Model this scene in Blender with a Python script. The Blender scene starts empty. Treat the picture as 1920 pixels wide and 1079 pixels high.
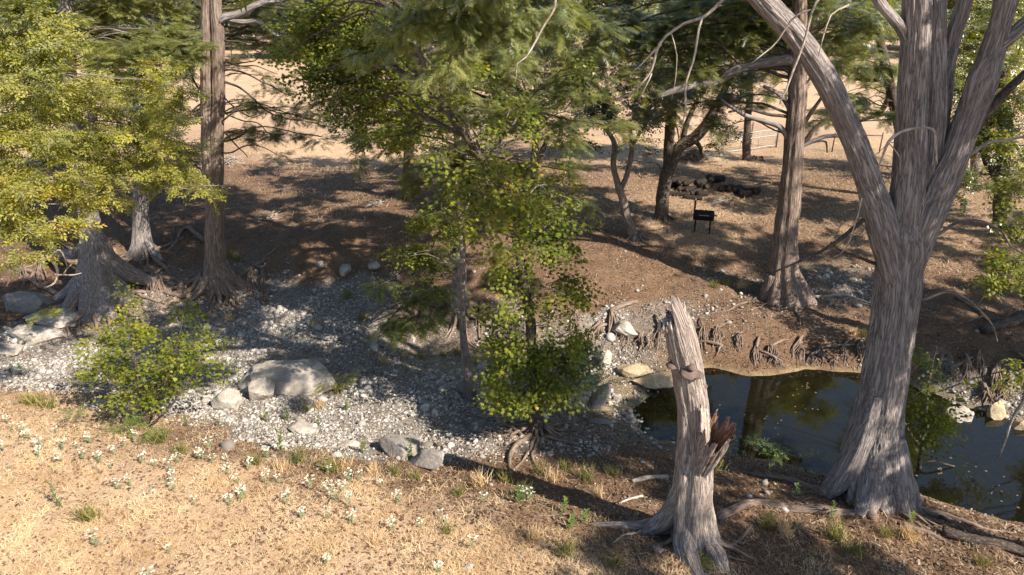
import bpy, math
import numpy as np
from mathutils import Vector
R = math.radians
rng = np.random.default_rng(11)
C = bpy.context.scene.collection

# ------------------------------------------------------------------ camera, sky, sun, exposure
PITCH = R(22.9); CAMH = 9.0; FPX = 1280.0
cam_d = bpy.data.cameras.new('camera'); cam = bpy.data.objects.new('camera', cam_d); C.objects.link(cam)
cam.location = (0, 0, CAMH); cam.rotation_euler = (R(90) - PITCH, 0, 0)
cam_d.sensor_width = 36; cam_d.lens = 24; cam_d.clip_end = 3000; cam_d.clip_start = .1
bpy.context.scene.camera = cam
SUN_EL = R(40); SUN_DIR = np.array([.80, -.60])           # horizontal direction towards the sun
w = bpy.data.worlds.new('World'); bpy.context.scene.world = w; w.use_nodes = True
nt = w.node_tree; bg = nt.nodes['Background']; sky = nt.nodes.new('ShaderNodeTexSky')
sky.sky_type = 'NISHITA'; sky.sun_disc = False; sky.sun_elevation = SUN_EL
sky.sun_rotation = math.atan2(SUN_DIR[0], SUN_DIR[1]); sky.dust_density = .6; sky.ozone_density = 1.5
nt.links.new(sky.outputs[0], bg.inputs[0]); bg.inputs[1].default_value = .085
sd = bpy.data.lights.new('sun', 'SUN'); sd.energy = 5.0; sd.angle = R(.5); sd.color = (1, .90, .77)
so = bpy.data.objects.new('sun', sd); C.objects.link(so)
tosun = Vector((SUN_DIR[0]*math.cos(SUN_EL), SUN_DIR[1]*math.cos(SUN_EL), math.sin(SUN_EL)))
so.rotation_euler = tosun.to_track_quat('Z', 'Y').to_euler(); so.location = (30, -20, 40)
sc = bpy.context.scene
sc.view_settings.view_transform = 'Standard'; sc.view_settings.look = 'None'
sc.view_settings.exposure = 1.1; sc.view_settings.gamma = 1
sc.cycles.max_bounces = 6; sc.cycles.diffuse_bounces = 3; sc.cycles.glossy_bounces = 2
sc.cycles.transparent_max_bounces = 8; sc.cycles.transmission_bounces = 3
sc.cycles.caustics_reflective = False; sc.cycles.caustics_refractive = False

# ------------------------------------------------------------------ noise
def _h(ix, iy, iz, s):
    n = (ix*374761393 + iy*668265263 + iz*2147483647 + s*1442695041) & 0xffffffff
    n = ((n ^ (n >> 13))*1274126177) & 0xffffffff
    n = ((n ^ (n >> 15))*2246822519) & 0xffffffff
    return ((n ^ (n >> 16)) & 0xffff)/65535.0
def vn(p, s=0):
    p = np.asarray(p, float); i = np.floor(p).astype(np.int64); f = p - i; f = f*f*(3 - 2*f)
    x, y, z = i[..., 0], i[..., 1], i[..., 2]; fx, fy, fz = f[..., 0], f[..., 1], f[..., 2]
    def L(a, b, t): return a + (b - a)*t
    return 2*L(L(L(_h(x, y, z, s), _h(x+1, y, z, s), fx), L(_h(x, y+1, z, s), _h(x+1, y+1, z, s), fx), fy),
               L(L(_h(x, y, z+1, s), _h(x+1, y, z+1, s), fx), L(_h(x, y+1, z+1, s), _h(x+1, y+1, z+1, s), fx), fy), fz) - 1
def fbm(p, o=4, s=0):
    p = np.asarray(p, float); r = 0; a = 1; t = 0
    for k in range(o): r = r + a*vn(p*2**k + 17.3*k, s + k); t += a; a *= .5
    return r/t
def n2(x, y, sc_, o=3, s=0): return fbm(np.stack([np.asarray(x)/sc_, np.asarray(y)/sc_, np.zeros_like(x) + .37], -1), o, s)

# ------------------------------------------------------------------ rays from the eye point, used only to survey where things stand
def ray(px, py):
    dx = (px - 960)/FPX; dy = -(py - 539.5)/FPX
    return np.array([dx, math.cos(PITCH) + dy*math.sin(PITCH), -math.sin(PITCH) + dy*math.cos(PITCH)])
EYE = np.array([0, 0, CAMH])
def Wt(px, py, t): return EYE + ray(px, py)*t
def atz(px, py, z): d = ray(px, py); return EYE + d*((z - CAMH)/d[2])
def aty(px, py, Y): d = ray(px, py); return EYE + d*(Y/d[1])

# ------------------------------------------------------------------ terrain survey: (px, py, z, gravel, straw)
CP = [(0,1079,0,0,1),(320,1079,0,0,1),(640,1079,0,0,1),(960,1079,-.05,0,.9),(1290,1079,-.3,0,.45),(1600,1079,-.6,0,.4),(1920,1079,-.8,0,.3),(-300,900,0,0,1),
(0,850,-.15,0,1),(200,950,-.1,0,1),(400,900,-.2,0,1),(700,950,-.3,0,.9),(850,1000,-.3,0,.8),(1000,960,-.55,0,.45),(1290,1000,-.65,0,.2),(1500,990,-.9,0,.35),(1700,975,-1.05,0,.2),(1920,1010,-1.1,0,.2),(2200,1079,-1.1,0,.2),
(-200,740,-.3,0,.7),(0,770,-.35,.05,.8),(200,800,-.42,.1,.7),(400,835,-.5,.15,.45),(600,878,-.6,.1,.4),(820,905,-.75,.1,.3),(1000,890,-1.05,.2,.15),(1200,880,-1.3,.15,.1),(1400,880,-1.5,.1,0),(1550,890,-1.65,.1,0),(1640,935,-1.1,0,0),
(1100,820,-1.85,.5,0),(1180,800,-2.0,.5,0),(1270,832,-2.05,.4,0),(1400,862,-2.05,.2,0),(1540,890,-2.05,.1,0),(1760,945,-2.0,.1,0),(1920,985,-2.05,.1,0),
(1250,775,-2.28,.5,0),(1400,770,-2.4,.3,0),(1500,790,-2.5,.3,0),(1700,850,-2.6,.3,0),(1900,900,-2.8,.3,0),
(1140,772,-2.0,.4,0),(1230,715,-2.0,.4,0),(1330,688,-2.1,.25,0),(1500,696,-2.1,.1,0),(1640,700,-2.1,.15,0),(1760,750,-2.15,.5,0),(1920,800,-2.15,.5,0),
(1330,655,-1.6,.2,0),(1480,660,-1.6,.12,0),(1640,668,-1.6,.15,0),(1780,690,-1.5,.6,0),(1920,735,-1.6,.6,0),(1820,650,-1.1,.2,.15),
(1250,600,-1.3,.5,0),(1400,600,-1.2,.3,0),(1540,610,-1.2,.32,0),(1640,620,-1.2,.25,0),(1920,640,-1.1,.1,.1),
(1475,560,-.95,.4,.1),(1600,550,-.9,.5,.3),(1340,520,-.75,.3,.3),(1200,530,-.7,.1,.35),(1100,550,-.85,0,.3),(1300,450,-.3,0,.62),(1700,450,-.3,0,.62),(1900,520,-.5,0,.4),
(0,660,-1.65,.8,0),(100,700,-1.6,.9,0),(200,690,-1.65,.9,0),(300,740,-1.5,.8,0),(400,760,-1.45,.9,0),(600,740,-1.75,1,0),(700,830,-1.35,1,0),(520,810,-1.2,.9,0),(800,720,-1.9,1,0),(820,840,-1.4,.8,0),(900,780,-1.85,1,0),
(1000,820,-1.6,.5,0),(1080,760,-1.95,.5,0),(700,650,-1.85,.7,.1),(500,620,-1.7,1,0),(600,580,-1.6,1,0),(800,640,-1.95,.5,.1),(950,660,-2.0,.4,0),(1080,660,-1.85,.5,0),(1180,660,-1.85,.5,0),(1130,600,-1.4,.8,0),
(0,575,-1.35,.1,.1),(-200,600,-1.3,.1,.2),(190,578,-1.45,.4,0),(300,560,-1.45,.5,0),(405,548,-1.35,.5,0),(500,530,-1.35,.8,0),(650,545,-1.4,.8,0),(800,580,-1.45,.3,.1),(950,600,-1.35,.5,0),
(600,468,-.35,.05,.2),(700,475,-.4,.1,.2),(850,510,-.6,0,.2),(1000,530,-.7,0,.3),(520,495,-.8,.3,.2),(650,505,-.9,.3,.1),(400,450,-.4,0,.2),(200,450,-.5,0,.1),(0,480,-.6,0,.1),(-300,480,-.6,0,.1),
(600,400,0,0,.38),(1000,400,0,0,.5),(0,380,0,0,.3),(1300,380,0,0,.6),(1900,400,0,0,.55)]
_p = []
for a in CP:
    q = atz(a[0], a[1], a[2]); _p.append((q[0], q[1], a[2], a[3], a[4]))
for X in (-80, -50, -30, -10, 10, 30, 50, 80):
    for Y, zz, ss in ((34, 0, .4), (44, 0, .85), (60, .1, 1), (90, .2, 1), (160, .5, 1)): _p.append((X, Y, zz, 0, ss))
for X in (-60, -35): _p += [(X, 5, 0, 0, 1), (X, 14, 0, 0, .8), (X, 19, -1.6, .7, 0), (X, 26, -.5, 0, .2)]
for X in (28, 45, 70): _p += [(X, 4, -.8, 0, .3), (X, 9, -1.1, 0, .2), (X, 11.5, -2.6, .2, 0), (X, 15, -2.6, .2, 0), (X, 18.5, -1.2, 0, .2), (X, 26, -.3, 0, .3)]
for X in (-20, -5, 10, 25): _p += [(X, -10, .2, 0, .8), (X, -40, .2, 0, .8)]
_p = np.array(_p); PX = _p[:, :2]
def _phi(d2): return np.where(d2 > 1e-12, .5*d2*np.log(np.maximum(d2, 1e-12)), 0)
_n = len(PX); d2 = ((PX[:, None] - PX[None])**2).sum(-1)
K = np.zeros((_n+3, _n+3)); K[:_n, :_n] = _phi(d2) + np.eye(_n)*.25; K[:_n, _n] = 1; K[:_n, _n+1:] = PX
K[_n, :_n] = 1; K[_n+1:, :_n] = PX.T
rhs = np.zeros((_n+3, 1)); rhs[:_n, 0] = _p[:, 2]; SOL = np.linalg.solve(K, rhs)
def base_z(x, y):
    out = np.zeros(len(x))
    for k in range(0, len(x), 20000):
        X = np.stack([x[k:k+20000], y[k:k+20000]], 1); d = ((X[:, None] - PX[None])**2).sum(-1)
        out[k:k+20000] = _phi(d)@SOL[:_n, 0] + SOL[_n, 0] + X@SOL[_n+1:, 0]
    r = np.hypot(x*.9, y - 15); b = np.clip((r - 60)/50, 0, 1)
    return np.clip(out, -3, .6)*(1 - b) + .3*b
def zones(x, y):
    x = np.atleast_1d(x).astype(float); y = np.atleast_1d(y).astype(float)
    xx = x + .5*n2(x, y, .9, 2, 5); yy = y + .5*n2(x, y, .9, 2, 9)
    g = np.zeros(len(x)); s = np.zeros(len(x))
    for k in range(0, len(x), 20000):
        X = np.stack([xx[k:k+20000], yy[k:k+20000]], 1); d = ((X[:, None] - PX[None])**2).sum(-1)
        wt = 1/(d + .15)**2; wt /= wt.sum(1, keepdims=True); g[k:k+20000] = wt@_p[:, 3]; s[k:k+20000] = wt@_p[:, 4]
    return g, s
def gz(x, y):
    x = np.atleast_1d(x).astype(float); y = np.atleast_1d(y).astype(float)
    z = base_z(x, y); near = np.clip((60 - y)/30, 0, 1)
    slope = np.clip((-z)/.8, 0, 1)
    return z + near*(.07*n2(x, y, 1.3, 3, 1) + slope*.10*n2(x, y, .55, 3, 2)) + .03*n2(x, y, .3, 2, 3)*near + .25*n2(x, y, 14, 2, 6)*np.clip((y - 40)/30, 0, 1) + 26*np.clip((y - 135)/300, 0, 1)**1.2
def gp(px, py):
    z = -.8
    for k in range(16):
        q = atz(px, py, z); z = .45*z + .55*(base_z(q[:1], q[1:2])[0] if k < 12 else gz(q[0], q[1])[0])
    q = atz(px, py, z); return np.array([q[0], q[1], gz(q[0], q[1])[0]])

# ------------------------------------------------------------------ mesh + object helpers
def mk(name, V, F, mat, parent=None, smooth=False, attrs=None, loc=None):
    V = np.asarray(V, float)
    if isinstance(F, np.ndarray): F = [F]
    me = bpy.data.meshes.new(name)
    if loc is not None: V = V - np.asarray(loc)
    me.vertices.add(len(V)); me.vertices.foreach_set('co', V.astype(np.float32).ravel())
    F = [np.asarray(f) for f in F if len(f)]
    tot = np.concatenate([np.full(len(f), f.shape[1]) for f in F]); idx = np.concatenate([f.ravel() for f in F])
    me.loops.add(len(idx)); me.loops.foreach_set('vertex_index', idx.astype(np.int32))
    me.polygons.add(len(tot)); st = np.concatenate([[0], np.cumsum(tot)[:-1]])
    me.polygons.foreach_set('loop_start', st.astype(np.int32)); me.polygons.foreach_set('loop_total', tot.astype(np.int32))
    if smooth: me.polygons.foreach_set('use_smooth', np.ones(len(tot), bool))
    for k, v in (attrs or {}).items():
        v = np.asarray(v, np.float32)
        if v.ndim == 1: a = me.attributes.new(k, 'FLOAT', 'POINT'); a.data.foreach_set('value', v)
        else: a = me.attributes.new(k, 'FLOAT_VECTOR', 'POINT'); a.data.foreach_set('vector', v.ravel())
    me.update(); me.validate()
    me.materials.append(mat)
    o = bpy.data.objects.new(name, me); C.objects.link(o)
    if loc is not None: o.location = loc
    if parent is not None:
        o.parent = parent
        o.location = Vector(o.location) - parent.location if loc is not None else -parent.location
    return o
def tag(o, label=None, cat=None, group=None, kind=None):
    if label: o['label'] = label
    if cat: o['category'] = cat
    if group: o['group'] = group
    if kind: o['kind'] = kind
    return o
def thing(name, label, cat, loc, group=None):
    o = bpy.data.objects.new(name, None); C.objects.link(o); o.location = loc; o.empty_display_size = .3
    return tag(o, label, cat, group)
class MB:                                              # accumulates shapes of one part
    def __init__(s): s.V = []; s.T = []; s.Q = []; s.A = []; s.n = 0
    def add(s, V, T=None, Q=None, A=None):
        V = np.asarray(V, float)
        if T is not None and len(T): s.T.append(np.asarray(T) + s.n)
        if Q is not None and len(Q): s.Q.append(np.asarray(Q) + s.n)
        s.V.append(V); s.A.append(A if A is not None else V); s.n += len(V)
        return s
    def build(s, name, mat, parent=None, smooth=True, attr='bk'):
        return mk(name, np.concatenate(s.V), [np.concatenate(x) for x in (s.T, s.Q) if x], mat, parent, smooth, {attr: np.concatenate(s.A)})

def catmull(P, step):
    P = np.asarray(P, float)
    if len(P) == 2: P = np.array([P[0], (P[0]+P[1])/2, P[1]])
    E = np.concatenate([[2*P[0]-P[1]], P, [2*P[-1]-P[-2]]]); out = []
    for i in range(1, len(E)-2):
        L = np.linalg.norm(E[i+1, :3]-E[i, :3]); k = max(1, int(L/step))
        t = (np.arange(k)/k)[:, None]; a, b, c, d = E[i-1], E[i], E[i+1], E[i+2]
        out.append(.5*((2*b)+(-a+c)*t+(2*a-5*b+4*c-d)*t*t+(-a+3*b-3*c+d)*t**3))
    out.append(P[-1:]); return np.concatenate(out)
def tube(mb, P, r, seg=10, step=.15, ridge=0, flute=None, nl=7, seed=0, wob=0, rf=.036, capjag=None):
    """P points, r radii, flute = lobe amplitude per point"""
    P = np.asarray(P, float); r = np.asarray(r, float)*np.ones(len(P))
    fl = np.zeros(len(P)) if flute is None else np.asarray(flute, float)*np.ones(len(P))
    D = catmull(np.column_stack([P, r, fl]), step); P = D[:, :3]; r = np.maximum(D[:, 3], .0015); fl = D[:, 4]
    n = len(P); s = np.concatenate([[0], np.cumsum(np.linalg.norm(np.diff(P, axis=0), axis=1))])
    if wob: P = P + wob*np.stack([vn(np.stack([s/.6, s*0+seed, s*0+k], 1), 3) for k in range(3)], 1)*np.minimum(1, s/.3)[:, None]
    T = np.gradient(P, axis=0); T /= np.linalg.norm(T, axis=1, keepdims=True) + 1e-9
    u = np.cross(T[0], [0, 1, 0.1]); u /= np.linalg.norm(u); U = [u]
    for i in range(1, n):
        u = U[-1] - T[i]*np.dot(U[-1], T[i]); U.append(u/np.linalg.norm(u))
    U = np.array(U); B = np.cross(T, U); th = np.arange(seg)/seg*2*math.pi
    ct, st = np.cos(th), np.sin(th)
    lob = np.cos(nl*th + seed)*.5 + .35*np.cos((nl-3)*th + 2.1*seed) + .2*np.cos((nl+4)*th - seed)
    RR = r[:, None]*(1 + fl[:, None]*lob[None])
    bk = np.stack([RR*ct, RR*st, np.repeat(s[:, None], seg, 1)], -1) + np.array([seed*3.7, seed*1.3, seed*2.1])
    if ridge:
        q = bk.copy(); q[..., :2] /= rf; q[..., 2] /= rf*16
        q[..., 0] += .35*vn(bk*3, 8); q[..., 1] += .35*vn(bk*3, 9)
        RR = RR + ridge*(1 - 2.2*np.abs(fbm(q, 2, 4))) + ridge*1.2*fbm(bk*1.6, 2, 12)
    V = P[:, None] + RR[..., None]*(ct[None, :, None]*U[:, None] + st[None, :, None]*B[:, None])
    if capjag is not None:
        j = capjag(th); V[-1] += T[-1]*j[:, None]; V[-2] += T[-1]*j[:, None]*.5
    V = V.reshape(-1, 3); i = np.arange(n-1)[:, None]*seg; j = np.arange(seg)[None]; k = (j+1) % seg
    Q = np.stack([i+j, i+k, i+seg+k, i+seg+j], -1).reshape(-1, 4)
    V = np.concatenate([V, [P[0]], [P[-1]]]); A = np.concatenate([bk.reshape(-1, 3), [bk[0, 0]], [bk[-1, 0]]])
    a = np.arange(seg); b = (a+1) % seg
    Tt = np.concatenate([np.stack([b, a, a*0+n*seg], 1), np.stack([(n-1)*seg+a, (n-1)*seg+b, a*0+n*seg+1], 1)])
    mb.add(V, Tt, Q, A)

# ------------------------------------------------------------------ materials
def mat(name):
    m = bpy.data.materials.new(name); m.use_nodes = True; n = m.node_tree; n.nodes.clear()
    o = n.nodes.new('ShaderNodeOutputMaterial'); return m, n, o
def N(n, t, **kw):
    x = n.nodes.new(t)
    for k, v in kw.items():
        if k in x.inputs.keys() if isinstance(k, str) else False: x.inputs[k].default_value = v
        else: setattr(x, k, v)
    return x
def ramp(n, src, stops):
    r = n.nodes.new('ShaderNodeValToRGB'); e = r.color_ramp.elements
    while len(e) < len(stops): e.new(.5)
    for k, (p, c) in enumerate(stops): e[k].position = p; e[k].color = (*c, 1)
    n.links.new(src, r.inputs[0]); return r.outputs[0]
def mixc(n, f, a, b, mode='MIX'):
    m = n.nodes.new('ShaderNodeMix'); m.data_type = 'RGBA'; m.blend_type = mode
    for s, v in ((0, f), (6, a), (7, b)):
        if hasattr(v, 'links') or hasattr(v, 'is_output'): n.links.new(v, m.inputs[s])
        elif isinstance(v, (int, float)): m.inputs[s].default_value = v
        else: m.inputs[s].default_value = (*v, 1)
    return m.outputs[2]
def math_(n, op, a, b=0.5, c=None):
    m = n.nodes.new('ShaderNodeMath'); m.operation = op
    for s, v in ((0, a), (1, b), (2, c)):
        if v is None: continue
        if isinstance(v, (int, float)): m.inputs[s].default_value = v
        else: n.links.new(v, m.inputs[s])
    return m.outputs[0]
def noise(n, vec, scale, detail=4, rough=.6, dist=0):
    x = n.nodes.new('ShaderNodeTexNoise'); x.inputs['Scale'].default_value = scale; x.inputs['Detail'].default_value = detail
    x.inputs['Roughness'].default_value = rough; x.inputs['Distortion'].default_value = dist
    if vec is not None: n.links.new(vec, x.inputs['Vector'])
    return x.outputs['Fac']
def mapping(n, vec, scale):
    m = n.nodes.new('ShaderNodeMapping'); m.inputs['Scale'].default_value = scale; n.links.new(vec, m.inputs['Vector']); return m.outputs[0]
def attr(n, name, out='Vector'):
    a = n.nodes.new('ShaderNodeAttribute'); a.attribute_name = name; return a.outputs[out]
def objco(n): return n.nodes.new('ShaderNodeNewGeometry').outputs['Position']
def finish(n, o, col, rough=.9, bump=None, bs=.5, bd=.02, spec=.2):
    p = n.nodes.new('ShaderNodeBsdfPrincipled'); p.inputs['Roughness'].default_value = rough; p.inputs['Specular IOR Level'].default_value = spec
    if isinstance(col, tuple): p.inputs['Base Color'].default_value = (*col, 1)
    else: n.links.new(col, p.inputs['Base Color'])
    if bump is not None:
        b = n.nodes.new('ShaderNodeBump'); b.inputs['Strength'].default_value = bs; b.inputs['Distance'].default_value = bd
        n.links.new(bump, b.inputs['Height']); n.links.new(b.outputs[0], p.inputs['Normal'])
    n.links.new(p.outputs[0], o.inputs[0]); return p

def bark(name, hi, lo, mid, sc_=19, stretch=.075, bd=.03):
    m, n, o = mat(name); v = mapping(n, attr(n, 'bk'), (1, 1, stretch))
    a = noise(n, v, sc_, 5, .62, .2); b = noise(n, v, sc_*3.2, 3, .6, .1)
    h = math_(n, 'ABSOLUTE', math_(n, 'SUBTRACT', a, .5)); h = math_(n, 'MULTIPLY', h, 5)
    hh = math_(n, 'ADD', h, math_(n, 'MULTIPLY', b, .5))
    col = ramp(n, hh, [(.30, lo), (.44, mid), (.95, hi)])
    big = noise(n, attr(n, 'bk'), 1.3, 3); col = mixc(n, ramp(n, big, [(.35, (0, 0, 0)), (.7, (.5, .5, .5))]), col, (hi[0]*.55, hi[1]*.5, hi[2]*.48))
    finish(n, o, col, .92, hh, .9, bd); return m
M = {}
M['cypress_bark'] = bark('cypress_bark', (.48, .435, .415), (.11, .095, .09), (.28, .245, .235))
M['shaded_bark'] = bark('shaded_bark', (.065, .052, .043), (.014, .011, .009), (.035, .028, .023), 16, .35)  # bark of the log heap, shade painted into its dark colour
M['brown_bark'] = bark('brown_bark', (.40, .31, .26), (.08, .058, .048), (.24, .185, .15), 16)
M['grey_bark'] = bark('grey_bark', (.42, .36, .32), (.10, .08, .07), (.25, .20, .175), 18, .12)
M['dark_bark'] = bark('dark_bark', (.20, .16, .13), (.045, .035, .03), (.11, .085, .07), 16, .35)
M['root_bark'] = bark('root_bark', (.36, .28, .225), (.10, .072, .055), (.22, .165, .13), 16, .12, .015)
M['dead_wood'] = bark('dead_wood', (.62, .54, .47), (.20, .16, .13), (.45, .38, .32), 25, .15, .01)
M['snag_bark'] = bark('snag_bark', (.58, .50, .45), (.13, .105, .09), (.34, .285, .25), 19, .10)
M['red_wood'] = bark('red_wood', (.52, .32, .22), (.07, .04, .03), (.27, .15, .10), 22, .08, .03)

def leafmat(name, cols, tr=.5, gl=.35, clump=.5):
    m, n, o = mat(name)
    f = attr(n, 'rnd', 'Fac'); cn = noise(n, objco(n), clump, 2)
    f2 = math_(n, 'ADD', math_(n, 'MULTIPLY', f, .65), math_(n, 'MULTIPLY', math_(n, 'SUBTRACT', cn, .32), 1.0))
    col = ramp(n, f2, cols)
    d = n.nodes.new('ShaderNodeBsdfDiffuse'); t = n.nodes.new('ShaderNodeBsdfTranslucent'); g = n.nodes.new('ShaderNodeBsdfGlossy')
    g.inputs['Roughness'].default_value = .45
    n.links.new(col, d.inputs[0]); tc = mixc(n, 1.0, col, (1.35, 1.3, .6), 'MULTIPLY'); n.links.new(tc, t.inputs[0])
    a = n.nodes.new('ShaderNodeMixShader'); a.inputs[0].default_value = tr; n.links.new(d.outputs[0], a.inputs[1]); n.links.new(t.outputs[0], a.inputs[2])
    fr = n.nodes.new('ShaderNodeFresnel'); fr.inputs[0].default_value = 1.4
    b = n.nodes.new('ShaderNodeMixShader'); n.links.new(math_(n, 'MULTIPLY', fr.outputs[0], gl), b.inputs[0]); n.links.new(a.outputs[0], b.inputs[1]); n.links.new(g.outputs[0], b.inputs[2])
    n.links.new(b.outputs[0], o.inputs[0]); return m
M['cypress_leaf'] = leafmat('cypress_leaf', [(.1, (.06, .085, .025)), (.45, (.175, .20, .048)), (.75, (.31, .31, .075)), (.98, (.32, .24, .07))])
M['cypress_pale'] = leafmat('cypress_pale', [(.1, (.14, .18, .06)), (.5, (.28, .31, .09)), (.9, (.44, .42, .14))])
M['sycamore_leaf'] = leafmat('sycamore_leaf', [(.1, (.07, .10, .018)), (.5, (.19, .225, .035)), (.8, (.34, .33, .045)), (.99, (.45, .26, .05))])
M['elm_leaf'] = leafmat('elm_leaf', [(.1, (.14, .16, .02)), (.5, (.34, .34, .045)), (.85, (.50, .44, .07)), (.99, (.50, .27, .06))])
M['oak_leaf'] = leafmat('oak_leaf', [(.1, (.045, .058, .018)), (.5, (.14, .16, .035)), (.9, (.28, .26, .05))])
M['far_leaf'] = leafmat('far_leaf', [(.1, (.06, .085, .03)), (.5, (.12, .14, .05)), (.9, (.20, .20, .08))], clump=.12)
M['weed_leaf'] = leafmat('weed_leaf', [(.1, (.10, .16, .03)), (.6, (.20, .28, .05)), (.95, (.32, .36, .08))])
M['white_bract'] = leafmat('white_bract', [(.1, (.62, .68, .58)), (.6, (.85, .86, .80)), (.95, (.9, .9, .86))], .25, .1)
M['pale_weed'] = leafmat('pale_weed', [(.1, (.22, .30, .16)), (.6, (.35, .42, .24)), (.95, (.45, .5, .3))], .3)
M['straw'] = leafmat('straw', [(.0, (.34, .22, .12)), (.3, (.56, .40, .235)), (.65, (.74, .57, .37)), (.98, (.86, .72, .52))], .3, .1, .6)
M['green_grass'] = leafmat('green_grass', [(.1, (.10, .12, .03)), (.5, (.20, .20, .06)), (.95, (.42, .34, .14))], .3, .2, 1)
M['litter'] = leafmat('litter', [(.1, (.06, .035, .02)), (.5, (.145, .085, .048)), (.85, (.26, .165, .10)), (.99, (.45, .36, .27))], .1, .1, 1)

def stone(name, a, b, c, sc_=2.2):
    m, n, o = mat(name); co = n.nodes.new('ShaderNodeTexCoord').outputs['Object']
    x = noise(n, co, sc_, 6, .65); y = noise(n, co, sc_*9, 4, .7); z = noise(n, co, sc_*.6, 3, .5, .6)
    col = ramp(n, x, [(.3, a), (.55, b), (.75, c)])
    col = mixc(n, ramp(n, y, [(.45, (0, 0, 0)), (.7, (.45, .45, .45))]), col, (a[0]*.5, a[1]*.5, a[2]*.48))
    col = mixc(n, ramp(n, z, [(.58, (0, 0, 0)), (.7, (.5, .5, .5))]), col, (a[0]*.75, a[1]*.8, a[2]*.55))
    finish(n, o, col, .95, math_(n, 'ADD', x, math_(n, 'MULTIPLY', y, .4)), .8, .05); return m
M['limestone'] = stone('limestone', (.25, .22, .19), (.42, .375, .325), (.60, .55, .48))
M['dark_limestone'] = stone('dark_limestone', (.17, .155, .14), (.28, .25, .225), (.38, .35, .31))
M['tan_limestone'] = stone('tan_limestone', (.30, .23, .14), (.46, .37, .24), (.58, .50, .36))
m, n, o = mat('pebble'); f = attr(n, 'rnd', 'Fac'); col = ramp(n, f, [(0, (.14, .125, .11)), (.35, (.27, .25, .23)), (.65, (.41, .39, .36)), (1, (.60, .57, .52))])
y = noise(n, objco(n), 30, 3); col = mixc(n, ramp(n, y, [(.4, (0, 0, 0)), (.7, (.35, .35, .35))]), col, (.24, .2, .16)); finish(n, o, col, .95); M['pebble'] = m

# ground: gravel / straw / leaf-littered dirt by zone
m, n, o = mat('ground'); z = attr(n, 'zone'); sx = n.nodes.new('ShaderNodeSeparateXYZ'); n.links.new(z, sx.inputs[0]); co = objco(n)
sn = noise(n, mapping(n, co, (1, 1.6, 1)), 7, 7, .72, .6); s2 = noise(n, co, .5, 4, .6); s3 = noise(n, co, 40, 3, .7)
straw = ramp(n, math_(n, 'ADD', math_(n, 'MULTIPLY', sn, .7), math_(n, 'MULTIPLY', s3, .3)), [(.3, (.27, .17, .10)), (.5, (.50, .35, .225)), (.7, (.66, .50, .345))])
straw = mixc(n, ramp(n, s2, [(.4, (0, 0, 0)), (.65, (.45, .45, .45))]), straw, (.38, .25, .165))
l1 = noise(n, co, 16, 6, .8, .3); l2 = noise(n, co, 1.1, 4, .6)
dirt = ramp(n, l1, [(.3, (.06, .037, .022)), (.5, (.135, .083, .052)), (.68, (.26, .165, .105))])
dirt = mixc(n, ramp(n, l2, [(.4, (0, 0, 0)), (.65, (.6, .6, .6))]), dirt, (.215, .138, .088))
vo = n.nodes.new('ShaderNodeTexVoronoi'); vo.inputs['Scale'].default_value = 11; n.links.new(co, vo.inputs['Vector'])
vd = n.nodes.new('ShaderNodeTexVoronoi'); vd.feature = 'DISTANCE_TO_EDGE'; vd.inputs['Scale'].default_value = 11; n.links.new(co, vd.inputs['Vector'])
gc = ramp(n, vo.outputs['Color'], [(.1, (.16, .14, .12)), (.5, (.25, .225, .20)), (.9, (.36, .33, .29))])
grav = mixc(n, ramp(n, vd.outputs['Distance'], [(.0, (.75, .75, .75)), (.14, (0, 0, 0))]), gc, (.14, .115, .09))
jit = math_(n, 'MULTIPLY', math_(n, 'SUBTRACT', l1, .5), .9)
def thr(src, a, b):
    r = n.nodes.new('ShaderNodeMapRange'); r.inputs[1].default_value = a; r.inputs[2].default_value = b; n.links.new(math_(n, 'ADD', src, jit), r.inputs[0]); return r.outputs[0]
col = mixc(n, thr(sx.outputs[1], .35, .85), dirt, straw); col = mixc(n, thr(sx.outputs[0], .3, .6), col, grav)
wet = n.nodes.new('ShaderNodeMapRange'); wet.inputs[1].default_value = -1.93; wet.inputs[2].default_value = -2.25; wet.inputs[3].default_value = 0; wet.inputs[4].default_value = 1
sp = n.nodes.new('ShaderNodeSeparateXYZ'); n.links.new(co, sp.inputs[0]); n.links.new(sp.outputs[2], wet.inputs[0])
mud = ramp(n, noise(n, co, 2.2, 5, .65, .8), [(.35, (.13, .10, .05)), (.52, (.32, .26, .13)), (.68, (.50, .41, .23))])
col = mixc(n, wet.outputs[0], col, mud)
finish(n, o, col, .95, math_(n, 'ADD', math_(n, 'ADD', sn, l1), math_(n, 'MULTIPLY', s3, .4)), .8, .05); M['ground'] = m

m, n, o = mat('creek_water'); g = n.nodes.new('ShaderNodeBsdfGlossy'); g.inputs['Roughness'].default_value = .03
t = n.nodes.new('ShaderNodeBsdfTransparent'); t.inputs[0].default_value = (.78, .70, .46, 1)
df = n.nodes.new('ShaderNodeBsdfDiffuse'); df.inputs[0].default_value = (.035, .035, .018, 1); mm = n.nodes.new('ShaderNodeMixShader'); mm.inputs[0].default_value = .15
n.links.new(t.outputs[0], mm.inputs[1]); n.links.new(df.outputs[0], mm.inputs[2])
fr = n.nodes.new('ShaderNodeFresnel'); fr.inputs[0].default_value = 1.6; mx = n.nodes.new('ShaderNodeMixShader')
bp = n.nodes.new('ShaderNodeBump'); bp.inputs['Strength'].default_value = .05; bp.inputs['Distance'].default_value = .02
n.links.new(noise(n, objco(n), 5, 3, .5), bp.inputs['Height']); n.links.new(bp.outputs[0], g.inputs['Normal']); n.links.new(bp.outputs[0], fr.inputs['Normal'])
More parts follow.
